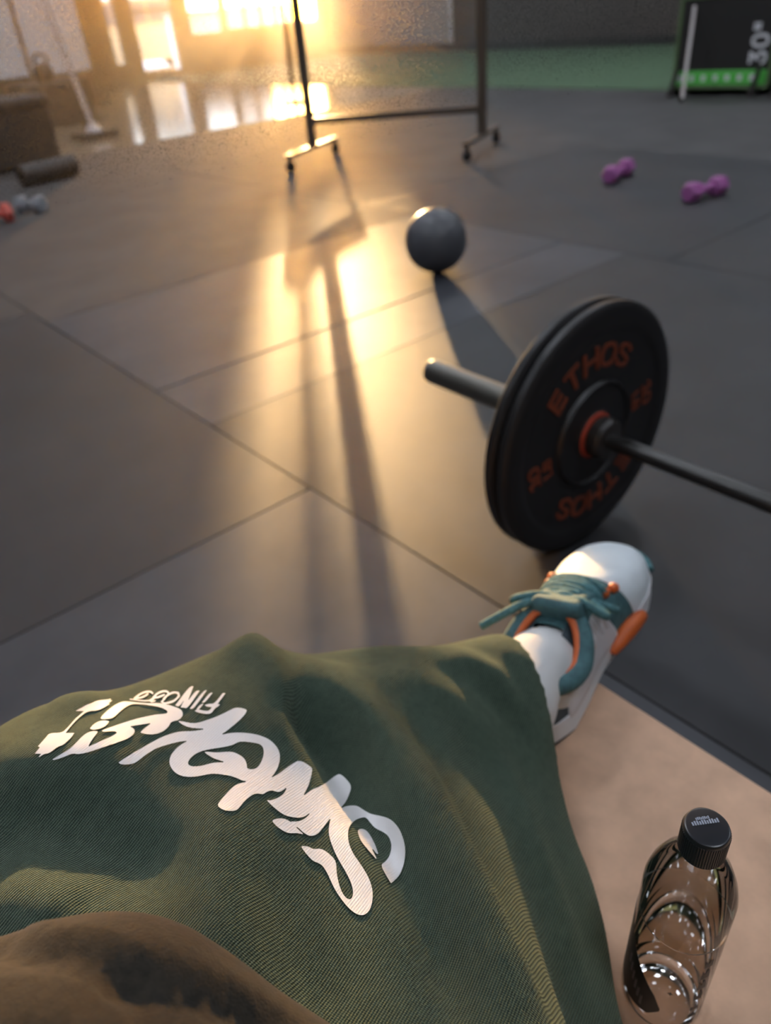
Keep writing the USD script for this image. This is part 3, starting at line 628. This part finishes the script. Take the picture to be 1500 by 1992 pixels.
word = [pg(Z1, (690, 600), (730, 550), (800, 510), (870, 502), (915, 515), (880, 565), (810, 600), (730, 615)),
        pg(Z2, (-134, 424), (-71, 357), (18, 286), (90, 254), (150, 250), (260, 262), (360, 272), (450, 265), (530, 272), (620, 300), (690, 320), (725, 355), (728, 395), (705, 430), (665, 447), (600, 462), (590, 500), (540, 550), (470, 585), (400, 595), (330, 588), (285, 575), (300, 550), (350, 515), (405, 472), (420, 395), (430, 388), (545, 380), (572, 365), (560, 342), (500, 312), (400, 292), (300, 280), (206, 277), (143, 304), (72, 357), (18, 411), (-26, 433), (-116, 438)),
        pg(Z1, (1640, 425), (1500, 437), (1410, 442), (1200, 490), (1000, 555), (880, 598), (822, 625), (850, 638), (980, 625), (1005, 648), (940, 690), (800, 750), (668, 812), (690, 765), (740, 690), (785, 640), (770, 627), (700, 630), (620, 670), (540, 755), (450, 842), (340, 900), (240, 965), (300, 957), (400, 922), (490, 884), (560, 895), (690, 868), (820, 820), (950, 780), (1100, 730), (1190, 675), (1217, 625), (1195, 592), (1150, 572), (1300, 550), (1410, 530), (1640, 520)),
        pg(Z2, (1395, 345), (1380, 330), (1330, 315), (1280, 312), (1240, 325), (1160, 370), (1060, 415), (960, 450), (880, 475), (800, 475), (720, 455), (670, 450), (720, 490), (790, 520), (880, 530), (980, 532), (900, 550), (800, 560), (700, 560), (600, 585), (480, 630), (350, 705), (200, 790), (100, 850), (55, 885), (70, 900), (120, 908), (200, 900), (260, 870), (330, 810), (440, 740), (560, 700), (700, 665), (860, 650), (1000, 640), (1090, 612), (1180, 560), (1300, 460), (1360, 400)),
        pg(Z3, (330, 218), (230, 235), (140, 290), (70, 370), (48, 440), (60, 500), (110, 565), (180, 600), (270, 610), (360, 602), (490, 572), (600, 582), (720, 605), (800, 645), (855, 655), (960, 632), (1080, 640), (1140, 575), (1180, 500), (1198, 420), (1195, 350), (1160, 280), (1090, 215), (1000, 175), (900, 152), (780, 143), (680, 148), (600, 165), (540, 190), (440, 210)).difference(
            pg(Z3, (240, 470), (260, 420), (320, 365), (420, 325), (560, 305), (690, 285), (760, 245), (800, 237), (900, 245), (980, 260), (1020, 290), (1032, 340), (1022, 410), (985, 490), (935, 530), (855, 525), (858, 480), (830, 410), (760, 365), (690, 340), (620, 345), (540, 355), (470, 345), (415, 345), (430, 365), (520, 420), (600, 445), (650, 458), (560, 455), (480, 465), (400, 490), (320, 500), (270, 495))),
        pg(Z4, (-153, 474), (-286, 502), (-384, 572), (-482, 684), (-566, 782), (-573, 831), (-524, 873), (-440, 901), (-328, 901), (-272, 866), (-202, 768), (-90, 670), (-6, 640), (78, 659), (150, 610), (210, 597), (300, 625), (360, 605), (430, 545), (400, 620), (330, 690), (200, 748), (130, 738), (250, 860), (380, 955), (500, 990), (620, 1000), (720, 965), (825, 855), (740, 970), (650, 1035), (560, 1055), (490, 1050), (560, 1120), (720, 1255), (800, 1265), (880, 1235), (960, 1140), (1060, 1005), (1130, 960), (1200, 860), (1290, 760), (1350, 640), (1385, 530), (1320, 440), (1250, 375), (1200, 352), (1140, 380), (1000, 480), (900, 545), (800, 580), (660, 685), (740, 540), (780, 400), (797, 280), (770, 250), (690, 190), (610, 158), (540, 185), (430, 260), (300, 360), (150, 445), (0, 380)),
        pg(Z4, (210, 1045), (240, 1020), (320, 1003), (390, 1010), (470, 1045), (560, 1140), (680, 1245), (580, 1220), (460, 1225), (380, 1195), (270, 1115)),
        pg(Z5, (570, 215), (640, 188), (740, 180), (800, 195), (880, 250), (960, 285), (1080, 300), (1170, 325), (1240, 370), (1310, 460), (1355, 570), (1382, 700), (1375, 830), (1340, 950), (1280, 1050), (1180, 1130), (1130, 1050), (1050, 905), (1110, 870), (1170, 800), (1200, 720), (1205, 640), (1180, 560), (1120, 505), (1050, 480), (1000, 460), (940, 395), (890, 328), (830, 328), (750, 355), (690, 410), (660, 490), (665, 600), (690, 690), (740, 790), (820, 900), (900, 1030), (950, 1150), (968, 1260), (960, 1370), (930, 1460), (870, 1515), (810, 1520), (740, 1490), (650, 1410), (550, 1280), (480, 1160), (420, 1020), (360, 920), (310, 885), (240, 860), (170, 790), (100, 700), (95, 680), (130, 672), (190, 685), (240, 715), (320, 705), (390, 735), (470, 800), (522, 870), (525, 1000), (550, 1130), (590, 1240), (640, 1310), (690, 1330), (720, 1300), (730, 1220), (700, 1110), (640, 990), (560, 860), (490, 720), (440, 580), (428, 480), (450, 340)),
        pg(Z5, (772, 500), (790, 470), (830, 462), (890, 490), (940, 560), (990, 660), (1028, 775), (1000, 770), (925, 660), (960, 740), (1025, 865), (950, 780), (880, 700), (810, 610))]
fitness = [pg(Z2, (1172, 165), (1140, 158), (1115, 200), (1050, 275), (1010, 272), (955, 285), (975, 305), (1030, 308), (1000, 350), (940, 345), (880, 330), (850, 350), (900, 370), (980, 382), (1030, 370), (1060, 320), (1100, 300), (1115, 280), (1090, 275)),
           pg(Z2, (1040, 158), (1005, 160), (925, 262), (960, 262)), pg(Z2, (880, 310), (920, 275), (945, 272), (905, 325), (870, 345)),
           pg(Z2, (980, 132), (945, 135), (800, 325), (840, 330)), pg(Z2, (840, 92), (800, 92), (650, 290), (690, 308)), pg(Z2, (812, 92), (840, 92), (755, 316), (705, 312)), pg(Z2, (905, 138), (865, 135), (730, 312), (775, 325)),
           ln(Z2, 2.0, (570, 268), (640, 246), (690, 195), (680, 160), (630, 155), (570, 182), (530, 222)), ln(Z2, 2.0, (578, 160), (560, 142), (515, 144), (460, 170), (420, 212), (470, 208), (535, 182)), ln(Z2, 2.0, (415, 165), (395, 146), (340, 150), (280, 178), (228, 218), (290, 214), (345, 190), (368, 172)),
           ln(Z2, 1.3, (180, 228), (250, 238), (330, 246), (400, 240), (430, 225)), ln(Z2, 1.6, (430, 215), (390, 235), (400, 255), (440, 245)), ln(Z2, 1.6, (540, 225), (505, 255), (540, 272), (590, 262))]
# triangles of the cloth seen from the print's side, for laying the print on
uvT = proj(TV); c3 = TV[TF].mean(1); nf = np.cross(TV[TF[:, 1]] - TV[TF[:, 0]], TV[TF[:, 2]] - TV[TF[:, 0]])
front = np.where(((EYE - c3) * nf).sum(1) > 0)[0]
tri_uv = uvT[TF[front]]; tree = cKDTree(tri_uv.mean(1)); TN2 = vnormals(TV, TF)
def lay(uv, lift):
    uv = np.asarray(uv, float); _, cand = tree.query(uv, k=24); best = np.full(len(uv), 9.0); out = np.zeros((len(uv), 3)); nn = np.zeros((len(uv), 3))
    for k in range(cand.shape[1]):
        t = tri_uv[cand[:, k]]; ids = TF[front[cand[:, k]]]
        a, b, c = t[:, 0], t[:, 1], t[:, 2]; d = (b[:, 0] - a[:, 0]) * (c[:, 1] - a[:, 1]) - (b[:, 1] - a[:, 1]) * (c[:, 0] - a[:, 0])
        d = np.where(np.abs(d) < 1e-9, 1e-9, d)
        w1 = ((uv[:, 0] - a[:, 0]) * (c[:, 1] - a[:, 1]) - (uv[:, 1] - a[:, 1]) * (c[:, 0] - a[:, 0])) / d
        w2 = ((b[:, 0] - a[:, 0]) * (uv[:, 1] - a[:, 1]) - (b[:, 1] - a[:, 1]) * (uv[:, 0] - a[:, 0])) / d
        w0 = 1 - w1 - w2; W = np.stack([w0, w1, w2], 1)
        P = (W[:, :, None] * TV[ids]).sum(1); z = ((P - EYE) @ ROT)[:, 2]
        ok = (W.min(1) > -1e-4) & (z < best); best[ok] = z[ok]; out[ok] = P[ok]; nn[ok] = (W[:, :, None] * TN2[ids]).sum(1)[ok]
    good = best < 8
    if not good.all():
        near = cKDTree(uv[good]).query(uv[~good])[1]; out[~good] = out[good][near]; nn[~good] = nn[good][near]
    nn /= np.linalg.norm(nn, axis=1, keepdims=True)
    return out + nn * lift
def chaikin(c, n=2):
    c = np.asarray(c)[:-1]
    for _ in range(n):
        d = np.roll(c, -1, 0); prv = np.roll(c, 1, 0); a1 = c - prv; a2 = d - c
        cosn = (a1 * a2).sum(1) / np.maximum(np.linalg.norm(a1, axis=1) * np.linalg.norm(a2, axis=1), 1e-9); sharp = cosn < -.1
        out = []
        for k in range(len(c)):
            if sharp[k]: out.append(c[k])
            else: out += [c[k] * .75 + prv[k] * .25, c[k] * .75 + d[k] * .25]
        c = np.array(out)
    return c
def rounded(shape):
    return unary_union([Polygon(chaikin(g.exterior.coords), [chaikin(r.coords) for r in g.interiors]).buffer(0) for g in getattr(shape, 'geoms', [shape])])
def decal(shape, lift=0.0009, cell=9.0, soft=1.0):
    shape = rounded(shape.simplify(0.4))
    shape = shape.buffer(soft).buffer(-2 * soft).buffer(soft).simplify(0.12); V, F, n = [], [], 0
    x0, y0, x1, y1 = shape.bounds
    for i in range(int((x1 - x0) / cell) + 1):
        for j in range(int((y1 - y0) / cell) + 1):
            g = shape.intersection(sbox(x0 + i * cell, y0 + j * cell, x0 + (i + 1) * cell, y0 + (j + 1) * cell))
            for q in getattr(g, 'geoms', [g]):
                if q.geom_type == 'Polygon' and q.area > 0.02:
                    try: v, f_ = trimesh.creation.triangulate_polygon(q, engine='earcut')
                    except Exception: continue
                    V.append(v); F.append(np.asarray(f_) + n); n += len(v)
    V = np.vstack(V); F = np.vstack(F); P = lay(V, lift)
    m = trimesh.Trimesh(P, F, process=False); m.merge_vertices(digits_vertex=6)
    fn = np.cross(m.vertices[m.faces[:, 1]] - m.vertices[m.faces[:, 0]], m.vertices[m.faces[:, 2]] - m.vertices[m.faces[:, 0]])
    flip = (fn * (EYE - m.vertices[m.faces].mean(1))).sum(1) < 0
    fc = m.faces.copy(); fc[flip] = fc[flip][:, ::-1]
    return trimesh.Trimesh(m.vertices, fc, process=False)
obj('print_word', decal(unary_union(word)), m_print, tro, label='white brush script word printed on the thigh', smooth=True)
obj('print_fitness', decal(unary_union(fitness), soft=0.3), m_print, tro, label='small white FITNESS lettering', smooth=True)
obj('print_barbell', decal(unary_union(bell), soft=0.4), m_print, tro, label='white barbell emblem', smooth=True)

# sweatshirt: torso with the slouching front hem at the bottom of the picture
e0, e1, e2, e3 = dep(-160, 2130, .275), dep(180, 2175, .265), dep(470, 2310, .265), dep(660, 2480, .27)
g0, g1, g2 = dep(-160, 2200, .235), dep(170, 2250, .232), dep(440, 2390, .238)
SWEAT = [(g0, g1, .036, .036, .03), (g1, g2, .036, .034, .03), ([-.22, -.06, .42], [-.27, -.10, .70], .155, .165, .06), ([-.27, -.10, .70], [-.29, -.12, .84], .165, .15, .06),
         (e0, e1, .047, .047, .03), (e1, e2, .047, .045, .03), (e2, e3, .045, .045, .03), ([-.20, -.06, .48], e1, .12, .05, .05), ([-.18, -.08, .48], e3, .12, .05, .05)]
SV, SF = surface_nets(lambda P: sdf_union(P, SWEAT), [-.50, -.36, .25], [.20, .36, 1.04], .0065)
SN = vnormals(SV, SF)
sd = np.zeros(len(SV))
for pts, hh, w_ in [([(0, 1828), (200, 1852), (320, 1890), (450, 1945), (560, 2010)], -.007, .010), ([(0, 1800), (150, 1815), (320, 1860), (480, 1930)], .003, .008), ([(250, 1900), (330, 1992)], -.006, .012)]:
    P, t_ = cast(along(pts), lambda Q: sdf_union(Q, SWEAT), .1); P = P[t_ < 1.0]
    if len(P): sd += hh * np.exp(-(cKDTree(P).query(SV)[0] / w_) ** 2)
SV = SV + SN * sd[:, None]
obj('sweatshirt', trimesh.Trimesh(SV, SF, process=False), m_brown, person, smooth=True)

# ------------------------------------------------------------------ trainer (left foot); local x to the toe, y to the left, z up
SL = 0.285
def sole_yc(x): s = x / SL; return 0.004 - 0.022 * np.clip(s - 0.25, 0, 1) ** 1.5
def sole_w(x):
    s = np.clip(x / SL, 0, 1); base = np.interp(s, [0, .04, .12, .25, .4, .55, .68, .78, .87, .94, .98, 1], [.004, .020, .031, .034, .034, .040, .047, .048, .043, .032, .019, .003]); return base
def outline(scale=1.0, off=0.0, n=80):
    s = .5 - .5 * np.cos(np.linspace(0, np.pi, n)); x = s * SL; w = sole_w(x) * scale + off * np.sqrt(np.clip(np.minimum(s, 1 - s) * 12, 0, 1)); yc = sole_yc(x)
    L = np.stack([x, yc + w], 1); Rr = np.stack([x, yc - w], 1)[::-1]; return Polygon(np.vstack([L, Rr])).buffer(0)
def spring(m, amt=0.005):
    v = m.vertices.copy(); s = np.clip((v[:, 0] / SL - .62) / .38, 0, 1); v[:, 2] += amt * s ** 2; m.vertices = v; return m
def upper_h(s): return np.interp(s, [0, .03, .10, .22, .34, .42, .50, .60, .70, .80, .90, .96, 1.0], [.030, .058, .066, .066, .068, .065, .060, .053, .046, .040, .032, .022, .005])
def upper_pt(s, a, off=0.0):
    """a: 0 = left side at the sole, pi = right side"""
    x = s * SL; w = sole_w(x) + .001 + off; h = upper_h(s) + off; ca, sa = np.cos(a), np.sin(a)
    y = sole_yc(x) + w * np.sign(ca) * np.abs(ca) ** .75; z = 0.024 + h * np.abs(sa) ** .85
    z = z + 0.005 * np.clip((s - .62) / .38, 0, 1) ** 2
    return np.stack([x + 0 * a, y, z], -1)
def patch(s0, s1, a0, a1, off, ns=24, na=24, s0f=None, s1f=None):
    """a closed thin shell over part of the upper; s0f, s1f bend its ends as functions of the angle"""
    A = np.linspace(a0, a1, na); T = np.linspace(0, 1, ns); G = []
    for o_ in (off, 0.0005):
        P = []
        for t in T:
            lo = s0 + (s0f(A) if s0f else 0); hi = s1 + (s1f(A) if s1f else 0); P.append(upper_pt(np.clip(lo + (hi - lo) * t, 0.002, .998), A, o_))
        G.append(np.array(P))
    V = np.vstack([G[0].reshape(-1, 3), G[1].reshape(-1, 3)]); N = ns * na; F = []
    q = lambda i, j: i * na + j
    for i in range(ns - 1):
        for j in range(na - 1):
            F += [[q(i, j), q(i + 1, j), q(i + 1, j + 1)], [q(i, j), q(i + 1, j + 1), q(i, j + 1)]]
            F += [[N + q(i, j), N + q(i + 1, j + 1), N + q(i + 1, j)], [N + q(i, j), N + q(i, j + 1), N + q(i + 1, j + 1)]]
    ring = [q(i, 0) for i in range(ns)] + [q(ns - 1, j) for j in range(1, na)] + [q(i, na - 1) for i in range(ns - 2, -1, -1)] + [q(0, j) for j in range(na - 2, 0, -1)]
    for k in range(len(ring)):
        a, b = ring[k], ring[(k + 1) % len(ring)]; F += [[a, N + a, N + b], [a, N + b, b]]
    m = trimesh.Trimesh(V, np.array(F), process=False); m.fix_normals(); return m
PI = math.pi
shoe_o = np.array([.360, .276, BT + .001]); shoe_az = math.radians(20.7); shoe_roll = math.radians(6.0)
Tsh = np.eye(4)
f_ = np.array([math.cos(shoe_az), math.sin(shoe_az), 0.0]); l_ = np.array([-f_[1], f_[0], 0]); u_ = np.array([0, 0, 1.0])
l2 = l_ * math.cos(shoe_roll) - u_ * math.sin(shoe_roll) * 1; u2 = u_ * math.cos(shoe_roll) + l_ * math.sin(shoe_roll)
Tsh[:3, 0], Tsh[:3, 1], Tsh[:3, 2], Tsh[:3, 3] = f_, l2, u2, shoe_o + np.array([0, 0, 0.034 * math.sin(shoe_roll)])
shoe = thing('shoe', 'left trainer: white toe, teal laces, orange eyelets', None, matrix=Tsh, parent=person)
ms = trimesh.creation.extrude_polygon(outline(1.0, .004), .022, engine='earcut'); ms.apply_translation([0, 0, .005])
obj('midsole', spring(ms), m_midsole, shoe, smooth=35)
os_ = trimesh.creation.extrude_polygon(outline(.96, .003), .005, engine='earcut'); obj('outsole', spring(os_), m_darkteal, shoe)
wrap = []
for i, s in enumerate(np.linspace(.46, .70, 16)):
    x = s * SL; w = sole_w(x) + .0055; k = math.sin(PI * i / 15) ** .5; wrap.append((x, sole_yc(x) - w, .016 + .006 * k))
obj('outsole_wrap', tube(wrap, [.004 + .0060 * math.sin(PI * i / 15) ** .6 for i in range(16)], 14), m_shoeorange, shoe, smooth=True)
obj('toe_box', patch(.60, .998, .0, PI, .0016, 40, 40, s0f=lambda A: .05 * (1 - np.sin(A)) - .03 * np.cos(A) * 0), m_toe, shoe, smooth=True)
rim = [np.array([x, sole_yc(x) + (sole_w(x) + .0042) * 1, .031 + 0.005 * max(0, (x / SL - .62) / .38) ** 2]) for x in np.linspace(.80 * SL, .999 * SL, 18)] + [np.array([x, sole_yc(x) - (sole_w(x) + .0042), .031 + 0.005 * max(0, (x / SL - .62) / .38) ** 2]) for x in np.linspace(.999 * SL, .90 * SL, 12)]
obj('toe_rim', tube(rim, .0042, 10), m_teal_lace, shoe, smooth=True)
obj('vamp', patch(.26, .635, .0, PI, .0010, 36, 40, s1f=lambda A: .05 * (1 - np.sin(A))), m_teal, shoe, smooth=True)
obj('heel_counter', patch(.004, .34, .0, PI * .40, .0012, 24, 20), m_darkteal, shoe, smooth=True)
obj('heel_counter', patch(.004, .34, PI * .60, PI, .0012, 24, 20), m_darkteal, shoe, smooth=True)
obj('side_overlay', patch(.10, .52, PI * .87, PI, .0034, 30, 12, s1f=lambda A: -.10 * (PI - A)), m_overlay, shoe, smooth=True)
for k, s in enumerate((.32, .36, .40, .44)):
    obj('lace_loop', tube([upper_pt(np.array(s), np.array(PI * q), .0045) for q in (.86, .80, .74, .69, .66)], [.0052, .0050, .0046, .0038, .0026], 10), m_overlay, shoe, smooth=True)
for s, q in ((.53, .69), (.59, .71), (.53, .31), (.59, .29)):
    e1_ = upper_pt(np.array(s - .013), np.array(PI * q), .003); e2_ = upper_pt(np.array(s + .017), np.array(PI * q), .003)
    obj('eyelet', tube([e1_, (e1_ + e2_) / 2 + [0, 0, .001], e2_], [.0042, .006, .0042], 10), m_shoeorange, shoe, smooth=True)
# padded collar, lining, tongue
col = []
for a in np.linspace(0, 2 * PI, 40, endpoint=False):
    x = .050 + .047 * math.cos(a); y = .002 + .037 * math.sin(a); z = .081 + .017 * math.cos(a) * (1 if math.cos(a) > 0 else .1) - .010 * abs(math.sin(a)) ** 2; col.append((x, y, z))
obj('collar', tube(col, .0085, 14, True), m_teal, shoe, smooth=True)
lin = [((p[0] - .050) * .84 + .050, p[1] * .82, p[2] + .0035) for p in col]
obj('lining', tube(lin, .0038, 12, True), m_shoeorange, shoe, smooth=True)
tg = trimesh.Trimesh(*_hull(np.vstack([trimesh.creation.icosphere(subdivisions=2, radius=.007).vertices + p for p in [(.092, -.021, .086), (.092, .021, .086), (.086, -.017, .106), (.086, .017, .106), (.150, -.017, .076), (.150, .017, .076)]])))
obj('tongue', tg, m_teal, shoe, smooth=40)
lace = []
for k, s in enumerate((.32, .35, .38, .41, .44, .47, .495, .52)):
    A = np.linspace(PI * .30, PI * .70, 9); dirn = .022 * (1 if k % 2 else -1)
    pts = [upper_pt(np.array(s + dirn * (j / 8 - .5)), np.array(a), .004 + .006 * math.sin(PI * j / 8)) for j, a in enumerate(A)]
    obj('lace', tube(pts, .0042, 8), m_teal_lace, shoe, smooth=True)
bow = [[(.118, 0, .112), (.110, .020, .122), (.104, .042, .116), (.112, .050, .104), (.122, .034, .106), (.124, .010, .112)], [(.120, 0, .112), (.114, -.020, .120), (.112, -.038, .110), (.122, -.044, .098), (.132, -.028, .102), (.126, -.008, .110)],
       [(.120, .004, .114), (.098, .030, .118), (.086, .054, .104), (.078, .070, .094)], [(.122, -.004, .112), (.138, -.026, .100), (.150, -.044, .084)]]
for b_ in bow:
    p = np.array(b_) + [-.014, 0, -.014]; t = np.linspace(0, len(p) - 1, 24); sm = np.stack([np.interp(t, np.arange(len(p)), p[:, i]) for i in range(3)], 1)
    for _ in range(3): sm[1:-1] = (sm[:-2] + 2 * sm[1:-1] + sm[2:]) / 4
    obj('lace', tube(sm, .0042, 8), m_teal_lace, shoe, smooth=True)
kn = trimesh.creation.icosphere(subdivisions=2, radius=.009); kn.apply_scale([1, 1.3, .8]); kn.apply_translation([.107, 0, .099]); obj('lace_knot', kn, m_teal_lace, shoe, smooth=True)
# sock between the cuff and the shoe
w4 = lambda p: (Tsh @ np.array([*p, 1.0]))[:3]
cz = w4((.034, .005, .072)); cb = w4((.046, .001, .045)); cf = w4((.054, .005, .068)); cu = CUT - AX * .05
SOCK = [(cb, cz, .022, .024, .02), (cb, cf, .020, .021, .02), (cz, CUT + AX * .0, .025, .034, .02), (cf, CUT, .021, .030, .02), (CUT, cu, .036, .038, .02), (cb, w4((.13, -.002, .055)), .030, .026, .02)]
KV, KF = surface_nets(lambda P: sdf_union(P, SOCK), [.18, .15, .26], [.60, .46, .48], .004)
obj('sock', trimesh.Trimesh(KV, KF, process=False), m_sock, person, smooth=True)

# ------------------------------------------------------------------ water bottle
bo = np.array([.2655, .0828])
BS = np.diag([.797, .797, .96, 1.0])
btl = thing('water_bottle', 'clear plastic water bottle with a black cap standing on the fibreboard', 'bottle', (bo[0], bo[1], BT + .0005))
BR = .0335
outer = [(0, .006), (.018, .004), (.026, .0), (.031, .003), (BR, .010), (BR, .020), (BR - .0012, .024), (BR, .028), (BR, .140), (BR - .0004, .150), (BR - .0030, .160), (BR - .0085, .172), (BR - .0160, .182), (.0145, .187), (.0132, .190), (.0132, .207), (.0120, .2075)]
inner = [(r - .0012 if r > .002 else 0, z + (.0012 if z < .02 else 0)) for r, z in outer][::-1]
obj('bottle_wall', place(lathe(outer, 96), BS), m_bottle, btl, smooth=40)
lv = .118
wat = [(0, lv - .0004), (BR - .006, lv - .0002), (BR - .0022, lv), (BR - .0009, lv + .0013)]
obj('water', place(lathe(wat, 96), BS), m_water, btl, smooth=40)
cp = lathe([(0, .1895), (.0150, .1895), (.0158, .1905), (.0158, .2105), (.0150, .2122), (.0135, .2128), (0, .2128)], 72); cap_ = obj('cap', place(cp, BS), m_cap, btl, smooth=35)
rib = [bar((.0158 * math.cos(a), .0158 * math.sin(a), .1915), (.0158 * math.cos(a), .0158 * math.sin(a), .2095), .0005, 6) for a in np.linspace(0, 2 * PI, 60, endpoint=False)]
obj('cap_ridges', place(cat_(*rib), BS), m_cap, cap_)
def cyl_patch(a0, a1, z0f, z1f, r, n=30, m_=14):
    A = np.linspace(a0, a1, n); V, F = [], []
    for a in A:
        t = (a - a0) / (a1 - a0)
        for z in np.linspace(z0f(t), z1f(t), m_): V.append((r * math.cos(a), r * math.sin(a), z))
    for i in range(n - 1):
        for j in range(m_ - 1): p = i * m_ + j; F += [[p, p + m_, p + m_ + 1], [p, p + m_ + 1, p + 1]]
    return trimesh.Trimesh(np.array(V), np.array(F), process=False)
view = math.atan2(-bo[1], -bo[0])      # bearing of the photographer from the bottle
obj('label_print', place(cyl_patch(view - 1.75, view + .10, lambda t: .040 - .012 * t - .010 * math.sin(PI * t) + .022 * max(0, t - .86) / .14 * .4, lambda t: .118 - .072 * t ** 1.1 - .006 * max(0, t - .9) * 10, BR + .0003), BS), m_label, btl)
star = []
for k in range(2):
    a_ = view + .22 + (.030 if k == 0 else .008); star.append(cyl_patch(view + .22 - (.055 if k == 0 else .014), view + .22 + (.055 if k == 0 else .014), lambda t, k=k: .066 - (.0008 if k == 0 else .0022), lambda t, k=k: .066 + (.0008 if k == 0 else .0022), BR + .0003, 6, 4))
obj('star_mark', place(cat_(*star), BS), m_label, btl)
marks = []
for k, (z_, h_) in enumerate([(.018, .006), (.030, .005), (.041, .006), (.056, .012), (.071, .012), (.086, .012), (.101, .010)]):
    marks.append(cyl_patch(view + .80, view + 1.02, lambda t, z_=z_: z_, lambda t, z_=z_, h_=h_: z_ + h_ * (.75 + .25 * math.cos(9 * t)), BR + .0003, 8, 4))
obj('side_marks', place(cat_(*marks), BS), m_label, btl)
lm = []
for k in range(6):
    a_ = view - .95 + .11 * k; lm.append(cyl_patch(a_, a_ + .07, lambda t, k=k: .060 - .006 * k, lambda t, k=k: .072 - .006 * k + .002 * math.cos(8 * t), BR + .0006, 6, 4))
obj('label_marks', place(cat_(*lm), BS), m_grey_text, btl)
# faint print on the cap
cm = []; ux = np.array([XA[0], 0.0])
for row, (yo, x0_, x1_, hh_) in enumerate(((.0018, -.0095, .0100, .0032), (-.0030 + .0085, -.0055, .0045, .0020))):
    n_m = 11 if row == 0 else 8
    for k in range(n_m):
        xa = x0_ + (x1_ - x0_) * k / n_m; cm.append(bx(xa, xa + (x1_ - x0_) / n_m * .62, yo, yo + hh_ * (1 if k % 3 else .8), .2127, .2131))
cmm = cat_(*cm); rz = math.atan2(ROT[1, 0], ROT[0, 0]) + .1
cmm.apply_transform(trimesh.transformations.rotation_matrix(rz, [0, 0, 1])); obj('cap_marks', place(cmm, BS), m_captext, cap_)
# haze in the room air, lit by the low sun
if HAZE > 0:
    m_haze = usdkit.material(stage, '/World/Looks/haze', {'v': ('scatter_volume', {'color': (1.0, 0.97, 0.93), 'density': HAZE, 'anisotropy': 0.5})}, volume='v.volume')
    obj('haze', bx(X0 + 0.6, X1 - 0.1, 5.0, Y1 - 0.07, 0.012, 2.9), m_haze, label='faint sunlit dust haze filling the gym air', cat='haze', kind='stuff')
